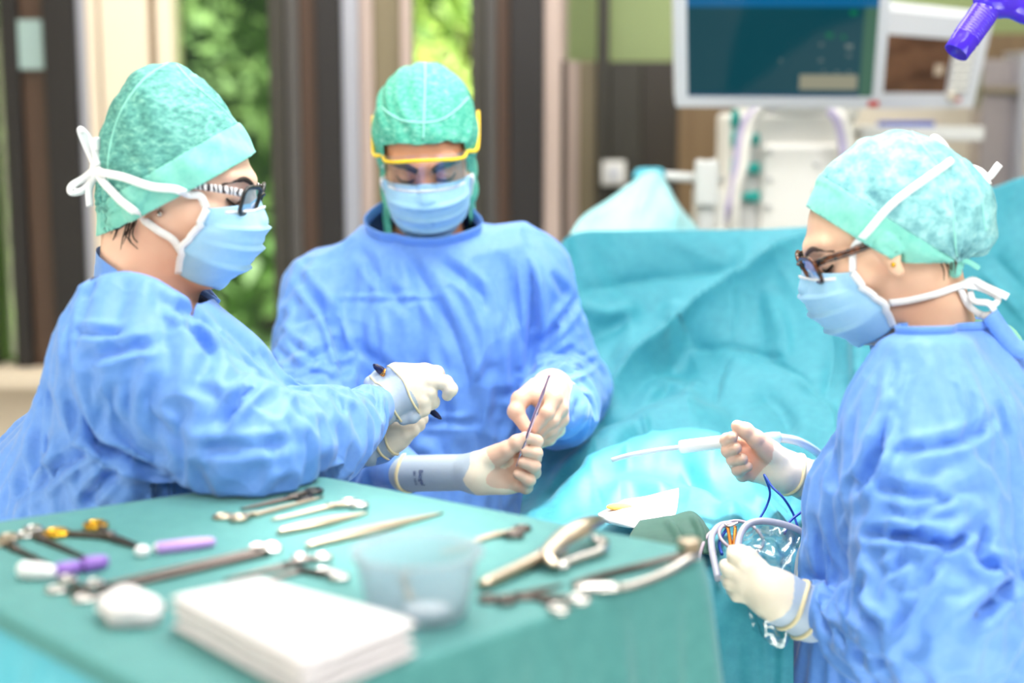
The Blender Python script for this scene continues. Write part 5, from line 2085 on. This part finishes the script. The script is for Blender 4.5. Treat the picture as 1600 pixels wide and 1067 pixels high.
    for path, wd in (([(1502, 446), (1520, 438), (1537, 446), (1575, 464)], .009), ([(1502, 446), (1530, 450), (1558, 464), (1556, 474), (1546, 476)], .007),
                     ([(1500, 450), (1512, 476), (1535, 492), (1553, 488), (1545, 474), (1522, 470), (1515, 455)], .008), ([(1500, 450), (1515, 478), (1533, 493)], .008)):
        bw.strip(vspline([W(x, y, 1.80 + .01 * math.sin(i * 1.3)) for i, (x, y) in enumerate(path)], 6), Vector((.1, -1, .5)), wd)
    bw.put('mask_bow', M_WHITE, m)
    bw2 = MB()
    for path in ([(1488, 250), (1475, 225), (1462, 214), (1458, 224), (1478, 246)], [(1486, 254), (1515, 268), (1540, 280), (1562, 256)], [(1488, 252), (1510, 258), (1535, 268), (1545, 288)]):
        bw2.strip(vspline([W(x, y, 1.86 + .008 * math.sin(i)) for i, (x, y) in enumerate(path)], 6), Vector((.2, -.6, .8)), .009)
    bw2.put('mask_bow', M_WHITE, m)
    # scrub neckline and gown tie at the back of the neck
    S = Shape()
    S.cap(W(1520, 560, 1.84), W(1548, 550, 1.86), .05, .04, .03)
    V, F = S.mesh(.006, 1)
    put('scrub_top', V, F, M_GREENTOP, P)
    MB().strip(vspline([W(1546, 492, 1.79), W(1566, 520, 1.79), W(1588, 545, 1.79), W(1620, 545, 1.79)], 6), Vector((0, -1, .4)), .022, .002).put('gown_tie', M_GOWN2, g)
    hand(P, 'glove', 2.02,
         [[(1165, 690, 14, 10), (1143, 690, 6, 9.5), (1136, 688, -8, 9), (1144, 683, -20, 8)],
          [(1166, 705, 12, 10), (1145, 708, 4, 9.5), (1138, 704, -10, 9), (1150, 700, -22, 8)],
          [(1170, 722, 10, 9.5), (1150, 724, 2, 9), (1146, 718, -12, 8.8), (1160, 717, -22, 7.6)],
          [(1178, 740, 6, 9), (1160, 742, -2, 8.5), (1153, 734, -12, 8), (1168, 729, -20, 7)],
          [(1203, 704, -8, 14), (1181, 686, -16, 11.5), (1165, 673, -16, 10.3), (1152, 666, -14, 8.5)]],
         [((1226, 736, 5, 25), (1168, 692, 14, 12)), ((1226, 736, 5, 25), (1168, 706, 12, 12)), ((1226, 738, 5, 25), (1172, 722, 10, 12)), ((1226, 740, 5, 24), (1180, 740, 6, 12)), ((1216, 716, -6, 17), (1192, 698, -12, 13))],
         [((1222, 733, 5, 26), (1280, 758, 18, 30))], zones=(.45, -.5), rim=[.3])
    hand(P, 'glove', 1.75,
         [[(1166, 886, 4, 10.5), (1150, 870, 8, 9.5), (1146, 862, 20, 8.5)], [(1158, 900, 4, 10.5), (1140, 890, 8, 9.5), (1134, 884, 20, 8.5)], [(1160, 914, 4, 10), (1142, 910, 8, 9), (1136, 904, 20, 8)], [(1168, 928, 6, 9.5), (1152, 928, 8, 8.5), (1144, 922, 18, 7.5)], [(1184, 888, 20, 13), (1170, 872, 26, 11), (1158, 862, 30, 9)]],
         [((1215, 932, 4, 27), (1168, 888, 4, 13)), ((1215, 932, 4, 27), (1160, 902, 4, 13)), ((1215, 934, 4, 26), (1162, 914, 4, 13)), ((1215, 936, 4, 25), (1170, 926, 6, 12))],
         [((1206, 926, 4, 30), (1266, 960, 6, 33))], rim=[.55, .95], zones=(.22, -9))
    return P, hd


M_GREENTOP = fabric('green_scrub', (120, 190, 160), (132, 200, 170), 50, 0.7, 0.2)
# ------------------------------------------------------------------ instruments on the table
def tz(q, r=.003):
    return T(q[0], q[1], TZ + .001 + r)


def ringed(name, label, cat, r1, r2, joint, tip, rr=.010, m=None, mr=None, mj=None, th=.0026, group='instruments on the table'):
    """A scissor-handled instrument lying flat: two finger rings, two shanks, a box joint and two jaws."""
    m, mr, mj = m or M_STEEL, mr or m or M_STEEL, mj or m or M_STEEL
    a, b, j, t = tz(r1, th), tz(r2, th), tz(joint, th), tz(tip, th)
    o = thing(name, label, cat, tuple(j - Vector((0, 0, th))), group)
    for c, s in ((a, .0), (b, .0022)):
        d = (j - c).normalized()
        MB().ring(c + Vector((0, 0, s)), (0, 0, 1), rr, th, 28, .82, d).put('finger_ring', mr, o)
        side = Vector((-d.y, d.x, 0))
        MB().tube(vspline([c + d * rr * .95 + Vector((0, 0, s)), lerp(c, j, .45) + Vector((0, 0, s)), j + Vector((0, 0, s * .5))], 6), [th * (1.0 + .25 * i / 12) for i in range(13)], 8).put('shank', m, o)
    d = (t - j).normalized()
    sd = Vector((-d.y, d.x, 0))
    MB().lathe(j + Vector((0, 0, -th * .8)), (0, 0, 1), [(.0, 0), (th * 1.9, 0), (th * 1.9, th * 1.9), (.0, th * 2.1)], 14).put('box_joint', m, o)
    for q in (-1, 1):
        MB().tube(vspline([j + sd * q * th * .5, lerp(j, t, .4) + sd * q * th * .75, t + sd * q * th * .2], 6), [th * (1.15 - .07 * i) for i in range(13)], 8).put('jaw', mj, o)
    return o


M_CLOTHTOP = TZ
ringed('needle_holder', 'needle holder with black finger rings at the far table corner under the bent blue sleeve', 'needle holder', (474, 777), (490, 770), (452, 779), (376, 795), .0095, M_STEELD, M_BLACK, M_STEELD)
ringed('clamp', 'clamp with bright rings left of its long shaft, in front of the black-ringed needle holder', 'clamp', (348, 807), (374, 812), (400, 804), (505, 776), .0085, M_STEELW)
ringed('clamp', 'thin clamp with bright rings nearest the far table edge, its tip towards the left', 'clamp', (545, 784), (561, 792), (515, 792), (424, 812), .0085, M_STEELW, M_STEEL)
ringed('scissors', 'gold-ringed scissors with a dark shaft pointing to a violet sleeve', 'scissors', (88, 833), (150, 824), (170, 838), (232, 859), .0115, M_STEELD, M_GOLD, M_STEELD, .0036)
ringed('scissors', 'dark clamp at the left table edge behind, ending in a violet cap', 'clamp', (40, 836), (52, 830), (66, 843), (160, 882), .0095, M_STEELD, M_STEEL)
ringed('clamp', 'dark clamp at the left table edge whose tip lies beside the white cap', 'clamp', (-4, 848), (14, 843), (24, 858), (84, 884), .0095, M_STEELD, M_STEELW)
ringed('clamp', 'steel clamp with open rings at the near left, leading under the white gauze ball', 'clamp', (88, 922), (106, 909), (140, 930), (262, 948), .0080, M_STEELD, M_STEEL)
ringed('clamp', 'steel clamp with its rings touching the white gauze ball', 'clamp', (131, 936), (148, 915), (172, 931), (250, 962), .0080, M_STEELD, M_STEEL)
ringed('clamp', 'steel clamp with bright rings just behind the folded white cloths', 'clamp', (470, 871), (504, 874), (447, 884), (350, 905), .0080, M_STEELD, M_STEEL)
ringed('clamp', 'steel clamp with bright rings between the folded white cloths and the plastic bowl', 'clamp', (507, 893), (530, 905), (470, 892), (390, 912), .0080, M_STEELD, M_STEEL)
ringed('clamp', 'clamp with dark rings behind the big bone forceps', 'clamp', (815, 826), (803, 838), (776, 836), (690, 858), .0085, M_STEELW, M_STEELD)
ringed('clamp', 'steel clamp lying in front of the big bone forceps, rings to the right', 'clamp', (872, 951), (904, 940), (840, 934), (762, 934), .0085, M_STEELD, M_STEEL)


def tweezer(label, a, b, w=.0042):
    p, q = tz(a, .004), tz(b, .004)
    d = (q - p).normalized()
    s = Vector((-d.y, d.x, 0))
    o = thing('tweezers', label, 'tweezers', tuple(p - Vector((0, 0, .004))), 'instruments on the table')
    for k in (-1, 1):
        pts = [p, lerp(p, q, .12) + s * k * .0018, lerp(p, q, .42) + s * k * .0056, lerp(p, q, .72) + s * k * .0042, q + s * k * .0008]
        n = 4 * 6 + 1
        rad = [w * v for v in np.interp(np.linspace(0, 1, n), [0, .12, .4, .7, 1], [.7, 1.0, 1.15, .7, .25])]
        MB().tube(vspline(pts, 6), rad, 8, flat=(Vector((0, 0, 1)), .9, .5)).put('arm', M_STEELW, o)
    return o


tweezer('shorter pale tweezers lying in the light behind the longer pair', (434, 832), (576, 801))
tweezer('longer warm-toned tweezers lying in the brightest light on the green drape', (478, 854), (692, 801))


def sleeve(name, label, cat, a, b, r, m, parent=None):
    p, q = tz(a, r), tz(b, r)
    L = (q - p).length
    o = MB().lathe(p, (q - p), [(0, 0), (r * .7, .0), (r, r * .4), (r, L * .55), (r * .8, L * .9), (r * .5, L), (0, L)], 18).put(name, m)
    return tag(o, label, cat)


sleeve('protective_sleeve', 'long pale violet sleeve over the tip of the gold-ringed scissors', 'sleeve', (244, 857), (336, 846), .0062, M_PURPLE_TIP)
for i, (x, y) in enumerate(((222, 861), (251, 856))):
    tag(MB().blob(tz((x, y), .006), (.0075, .0065, .006)).put('tip_cover', M_WHITE), 'white tip cover at the %s of the pale violet sleeve' % ('dark shaft short' if i == 0 else 'near end'), 'tip cover')
sleeve('violet_tip', 'deep violet cap on the tip of the dark clamp by the left table edge', 'cap', (128, 884), (168, 876), .0075, M_PURPLE_D)
sleeve('violet_tip', 'deep violet cap lying beside the white cap at the left table edge', 'cap', (86, 893), (126, 884), .0070, M_PURPLE_D)
sleeve('white_cap', 'white oblong cap lying at the left table edge', 'cap', (30, 890), (86, 894), .0080, M_WHITE)

# long dark forceps pair with bright end
lf = thing('long_forceps', 'long dark forceps lying across the middle of the table behind the gauze ball', 'forceps', tuple(tz((290, 890), 0)), 'instruments on the table')
for k, (a, b) in enumerate((((160, 914), (405, 860)), ((168, 922), (420, 863)))):
    MB().tube(vspline([tz(a, .004), lerp(tz(a, .004), tz(b, .004), .5), tz(b, .004)], 8), [.0022 + .0018 * i / 16 for i in range(17)], 8).put('arm', M_STEELD, lf)
for (x, y) in ((403, 858), (426, 857)):
    MB().ring(tz((x, y), .004), (.2, -.3, 1), .0062, .0030, 22).put('end_ring', M_STEEL, lf)

# gauze ball
S = Shape()
for (x, y, r) in ((178, 944, .013), (200, 938, .014), (222, 946, .013), (204, 955, .014), (240, 940, .008), (186, 956, .011), (232, 956, .009)):
    c = T(x, y, TZ + .013)
    S.ell((c.x, c.y, TZ + .001 + r * .85), (r * 1.15, r, r * .85), None, .008)
V, F = S.mesh(.0025, 1)
V += normals(V, F) * (.0012 * np.sin(V[:, 0] * 700) * np.sin(V[:, 1] * 620) + .0008 * np.sin(V[:, 2] * 900))[:, None]
V[:, 2] = np.maximum(V[:, 2], TZ + .001)
tag(put('gauze_ball', V, F, M_GAUZE), 'crumpled white gauze ball at the near left of the table', 'gauze')

# folded cloths
hst = .034
tl, tb_, tr_ = T(267, 926, TZ + hst), T(402, 898, TZ + hst), T(650, 966, TZ + hst)
tf = T(476, 1034, TZ + hst)
for i, nm in enumerate(('lowest', 'second lowest', 'third from below', 'topmost')):
    z0, z1 = TZ + .0015 + i * (hst - .0015) / 4, TZ + .0015 + (i + 1) * (hst - .0015) / 4 - .0004
    rr = random.Random(20 + i)
    ctr = (tl + tr_) / 2
    quad = [ctr + (p - ctr) * (1 + rr.uniform(-.02, .012)) for p in (tl, tb_, tr_, tf)]
    n = 30
    S = []
    g = np.linspace(0, 1, n)
    vs, fs = [], []
    for lay, z in ((0, z0), (1, z1)):
        for v in g:
            for u in g:
                p = lerp(lerp(quad[0], quad[1], float(u)), lerp(quad[3], quad[2], float(u)), float(v))
                e = min(u, 1 - u, v, 1 - v)
                rd = (1 - min(1, e / .03)) ** 2 * .0035
                wv = .0007 * math.sin(9 * u + i) * math.sin(7 * v + 2 * i)
                vs.append((p.x, p.y, z + (rd if lay == 0 else -rd) + (wv if lay else wv * (i > 0))))
    N = n * n
    for j in range(n - 1):
        for k in range(n - 1):
            a = j * n + k
            fs.append((a, a + n, a + n + 1, a + 1))
            fs.append((N + a, N + a + 1, N + a + n + 1, N + a + n))
    bd = [k for k in range(n)] + [k * n + n - 1 for k in range(1, n)] + [(n - 1) * n + k for k in range(n - 2, -1, -1)] + [k * n for k in range(n - 2, 0, -1)]
    for k in range(len(bd)):
        a, b = bd[k], bd[(k + 1) % len(bd)]
        fs.append((a, b, N + b, N + a))
    tag(put('folded_cloth', vs, fs, M_TOWEL), nm + ' of the four folded white cloths at the front', 'cloth', 'folded white cloths')

# plastic bowl
bc = T(652, 966, TZ)
bw = thing('plastic_bowl', 'frosted plastic bowl beside the folded white cloths', 'bowl', (bc.x, bc.y, TZ + .001))
prof = [(.0, .0), (.038, .0), (.0425, .004), (.0455, .020), (.0520, .044), (.0530, .0445), (.0560, .0450), (.0565, .0475), (.0535, .0485), (.0505, .0455), (.0440, .021), (.0405, .006), (.036, .0035), (.0, .003)]
MB().lathe((bc.x, bc.y, TZ + .001), (0, 0, 1), [(r, h * 1.25) for r, h in prof], 48).put('bowl_body', M_BOWL, bw)
sw_ = MB().tube(vspline([(bc.x - .006, bc.y + .012, TZ + .012), (bc.x - .010, bc.y + .018, TZ + .022), (bc.x - .013, bc.y + .020, TZ + .036)], 4), .0042, 10).put('swab', M_STEELW)
tag(sw_, 'short warm-coloured swab standing inside the frosted plastic bowl', 'swab')
tag(MB().blob((bc.x + .008, bc.y - .006, TZ + .009), (.021, .018, .006)).put('gauze_pad', M_GAUZE), 'pale gauze pad lying in the frosted plastic bowl', 'gauze')

# big bone forceps
bf = thing('bone_forceps', 'big hinged bone forceps lying behind the plastic bowl, with broad polished handles', 'forceps', tuple(tz((865, 860), 0)), 'instruments on the table')
hv = lambda x, y, r: T(x, y, TZ + r)
MB().tube(vspline([hv(752, 914, .007), hv(800, 892, .008), hv(848, 868, .010), hv(868, 846, .014)], 6), [.0055, .0062, .0066, .0068, .007, .007, .007, .0072, .0074, .0076, .0078, .008, .008, .008, .0078, .0076, .0074, .007, .007], 10, flat=(Vector((0, 0, 1)), .8, 1.0)).put('handle', M_STEELW, bf)
MB().tube(vspline([hv(870, 884, .010), hv(858, 866, .016), hv(880, 842, .020), hv(912, 822, .024), hv(936, 812, .020)], 6), [.005, .0055, .006, .0065, .007, .0075, .008, .0085, .009, .0095, .010, .0105, .011, .0112, .0115, .0117, .0118, .0119, .012, .012, .012, .0118, .0115, .011, .010], 10, flat=(Vector((0, 0, 1)), .5, 1.0)).put('handle', M_STEELW, bf)
MB().tube(vspline([hv(872, 884, .007), hv(905, 872, .007), hv(938, 860, .008), hv(942, 845, .010), hv(925, 842, .013)], 6), .0048, 10, flat=(Vector((0, 0, 1)), .9, 1.2)).put('loop', M_STEEL, bf)
MB().lathe(hv(870, 868, .006), (.1, -.3, 1), [(0, 0), (.0095, 0), (.0095, .012), (.0, .014)], 18).put('hinge', M_STEEL, bf)
MB().blob(hv(878, 886, .006), (.0075, .0070, .006)).put('ball_end', M_STEEL, bf)

# long retractor at the right edge
rt = thing('retractor', 'long bent steel retractor at the right edge of the table', 'retractor', tuple(tz((985, 905), 0)), 'instruments on the table')
MB().tube(vspline([hv(898, 922, .006), hv(918, 917, .008), hv(950, 916, .008), hv(985, 913, .006), hv(1040, 893, .006), hv(1084, 866, .010)], 6), [.0045] * 3 + [.0065] * 12 + [.0048] * 16, 10, flat=(Vector((0, 0, 1)), .6, 1.3)).put('blade', M_STEEL, rt)
MB().tube(vspline([hv(895, 914, .005), hv(935, 900, .006), hv(1000, 884, .006), hv(1070, 866, .010)], 6), .0034, 10).put('blade', M_STEELD, rt)
MB().box(hv(1076, 858, .012), (.020, .016, .022), Matrix.Rotation(.5, 3, 'Z')).put('hook', M_STEELW, rt, bevel=.004)
ringed('clamp', 'steel clamp with dark rings in the shadow of the plastic bowl', 'clamp', (764, 936), (792, 941), (812, 930), (880, 912), .0080, M_STEELD, M_STEELD)

# ------------------------------------------------------------------ held in the hands
a, b = W(859, 585, 2.096), W(806, 729, 2.101)
pb = thing('probe', 'thin pinkish metal probe held upright between both hands of the hooded surgeon', 'probe', tuple(b))
d = (a - b)
L = d.length
MB().lathe(b, d, [(0, 0), (.0006, .001), (.0010, L * .10), (.0022, L * .14), (.0024, L * .18), (.0024, L * .82), (.0018, L * .85), (.0016, L * .97), (.0020, L * .985), (.0012, L), (0, L)], 14).put('shaft', mat('rose_metal', (216, 172, 188), .25, .9), pb)
a, b = W(583, 569, 2.062), W(690, 655, 2.074)
pn = thing('pen', 'flat dark navy pen held under the gloved hand of the woman in black glasses', 'pen', tuple(a))
ax = (b - a).normalized()
L = (b - a).length
MB().tube([a, a + ax * .004, a + ax * .012, a + ax * (L * .5), b - ax * .010, b - ax * .003, b], [.0012, .0040, .0056, .0054, .0042, .0026, .0008], 14, flat=(Vector((.3, 0, 1)), 1.0, .6)).put('barrel', mat('navy_gloss', (26, 28, 66), .2), pn)
MB().tube([a + ax * .016, a + ax * .024], .0060, 14, flat=(Vector((.3, 0, 1)), 1.0, .66)).put('band', M_COPPER, pn)

# ------------------------------------------------------------------ on the operating field
st_ = thing('suction_tube', 'white suction tube held over the bright drape, its thin clear end to the left', 'suction tube', tuple(W(1100, 692, 2.06)))
p = [W(956, 719, 2.10), W(985, 711, 2.09), W(1030, 703, 2.08), W(1063, 699, 2.07)]
MB().tube(vspline(p, 6), .0034, 12).put('tip', M_TUBE, st_)
p = [W(1060, 699, 2.07), W(1068, 698, 2.068), W(1110, 693, 2.05), W(1165, 686, 2.034), W(1180, 684, 2.034)]
MB().tube(vspline(p, 5), [.004, .006, .0075, .0085, .009] + [.0095] * 16, 16).put('handle', M_SUCT, st_)
MB().lathe(W(1178, 684, 2.034), W(1222, 684, 2.04) - W(1178, 684, 2.034), [(0, 0), (.0072, 0), (.0076, .012), (.0066, .014), (.0072, .017), (.0082, .024), (.0082, .036), (.006, .037), (0, .037)], 20).put('connector', M_HANDPIECE, st_)
MB().tube(vspline([W(1218, 684, 2.04), W(1245, 689, 2.06), W(1270, 702, 2.11), W(1290, 720, 2.17), W(1306, 742, 2.21), W(1312, 752, 2.215)], 8), .0062, 14).put('hose', M_TUBE, st_)

rows = [[(975, 782, 2.075), (1000, 779, 2.075), (1030, 772, 2.07), (1061, 763, 2.06)], [(955, 794, 2.03), (990, 793, 2.03), (1025, 790, 2.015), (1060, 780, 2.01)], [(935, 803, 1.985), (975, 806, 1.975), (1015, 806, 1.97), (1057, 800, 1.965)], [(940, 810, 1.975), (970, 816, 1.955), (1005, 822, 1.945), (1050, 812, 1.94)], [(950, 815, 1.97), (985, 824, 1.945), (1010, 829, 1.935), (1033, 831, 1.93)]]
V, F = sheet(rows, 40, 34, [([(950, 801), (1000, 799), (1057, 796)], 5, .004, 'r')], .0008, 3)
o = tag(put('gauze_cloth', V, F, M_GAUZE), 'white cloth lying on the edge of the operating drape behind the green table', 'cloth')
solid(o, .0015, 1)
tag(MB().blob(W(968, 792, 2.0), (.018, .010, .0045)).put('sponge', mat('orange_sponge', (250, 186, 90), .7)), 'orange sponge peeping out from under the white cloth', 'sponge')
rows = [[(1000, 815, 1.955), (1050, 808, 1.95), (1080, 800, 1.955), (1098, 815, 1.94)], [(985, 838, 1.905), (1040, 832, 1.90), (1085, 820, 1.915), (1112, 838, 1.90)], [(980, 870, 1.85), (1040, 868, 1.85), (1090, 866, 1.85), (1120, 868, 1.85)]]
V, F = sheet(rows, 40, 30, [([(1040, 812), (1060, 840), (1062, 866)], 6, .006, 'r'), ([(1080, 805), (1095, 835), (1100, 866)], 5, .006, 'r')], .001, 6)
o = tag(put('green_cloth', V, F, M_GREENCL), 'dark green cloth lying under the white cloth on the operating drape', 'cloth')
solid(o, .002, 1)


def cable(name, label, cat, pts, r, m, group=None):
    return tag(MB().tube(vspline([W(*q) for q in pts], 8), r, 12).put(name, m), label, cat, group)


cable('grey_cable', 'thin rose-grey cable looped in a coil behind the lower gloved hand', 'cable', [(1090, 905, 1.80), (1095, 862, 1.845), (1110, 832, 1.90), (1146, 814, 1.92), (1176, 822, 1.915), (1193, 846, 1.89), (1182, 862, 1.87), (1160, 866, 1.86), (1136, 852, 1.865), (1124, 836, 1.88), (1130, 822, 1.895), (1150, 818, 1.90)], .0022, mat('rose_grey_cable', (176, 160, 172), .35))
cable('clear_tube', 'thick clear grey tube arching over the operating drape into the lower gloved hand', 'tube', [(1154, 900, 1.80), (1153, 862, 1.84), (1156, 838, 1.865), (1168, 820, 1.885), (1192, 814, 1.89), (1230, 821, 1.895), (1256, 833, 1.90), (1272, 845, 1.93)], .0046, M_TUBEG)
cable('clear_tube', 'thick pale tube standing up at the left of the cable coil', 'tube', [(1122, 905, 1.80), (1113, 862, 1.84), (1112, 838, 1.875), (1124, 822, 1.90), (1140, 818, 1.915)], .0044, M_TUBEG)
cable('blue_cable', 'blue cable forming a narrow loop in front of the upper gloved hand', 'cable', [(1184, 815, 1.955), (1198, 790, 1.965), (1203, 768, 1.965), (1194, 742, 1.965), (1206, 760, 1.95), (1224, 778, 1.94), (1238, 800, 1.95), (1246, 822, 1.94), (1250, 834, 1.945)], .0016, M_CABLE)
cable('blue_cable', 'blue cable crossing below the narrow blue loop beside the blue gown', 'cable', [(1268, 790, 1.97), (1256, 797, 1.945), (1234, 815, 1.925), (1226, 834, 1.90)], .0018, M_CABLE)
cable('blue_cable', 'blue cable end tucked behind the copper clip', 'cable', [(1128, 866, 1.86), (1124, 850, 1.88), (1128, 838, 1.895), (1136, 826, 1.91)], .0022, M_CABLE)
cp_ = thing('copper_clip', 'copper-coloured forked clip standing in the cable coil', 'clip', tuple(W(1145, 862, 1.86)))
for k, pts in enumerate(([(1146, 868, 1.86), (1142, 850, 1.866), (1137, 822, 1.88)], [(1149, 868, 1.86), (1148, 848, 1.866), (1149, 822, 1.88)])):
    MB().tube(vspline([W(*q) for q in pts], 6), [.0030 - .0001 * i for i in range(13)], 10, flat=(Vector((1, 0, 0)), 1.2, .6)).put('prong', M_COPPER, cp_)
MB().tube(vspline([W(1132, 818, 1.88), W(1140, 822, 1.878), W(1154, 816, 1.88)], 5), .0016, 8).put('cross_wire', M_STEEL, cp_)

# crumpled clear bag
rows = [[(1165, 832, 1.90), (1200, 822, 1.91), (1225, 824, 1.90), (1250, 838, 1.885)], [(1160, 860, 1.84), (1200, 858, 1.845), (1225, 862, 1.84), (1248, 876, 1.835)], [(1172, 900, 1.80), (1195, 900, 1.795), (1220, 905, 1.80), (1240, 916, 1.80)], [(1168, 950, 1.765), (1195, 955, 1.76), (1218, 960, 1.765), (1238, 966, 1.77)], [(1176, 985, 1.765), (1196, 1000, 1.755), (1218, 1012, 1.755), (1236, 996, 1.765)]]
V, F = sheet(rows, 50, 60, [([(1170, 860), (1215, 880), (1240, 905)], 4, .012, 'c'), ([(1185, 840), (1210, 870), (1225, 920)], 4, .010, 'c'), ([(1250, 840), (1225, 870), (1215, 905)], 4, -.010, 'c'), ([(1180, 960), (1215, 975), (1250, 960)], 4, .012, 'c'), ([(1195, 960), (1200, 1000)], 4, .010, 'c'), ([(1230, 930), (1225, 1000)], 4, .010, 'c')], .003, 5)
o = tag(put('clear_bag', V, F, M_BAG), 'crumpled clear plastic bag hanging on the drape around the lower gloved hand', 'bag')
def people():
    build_m()
    build_l()
    build_r()


people()
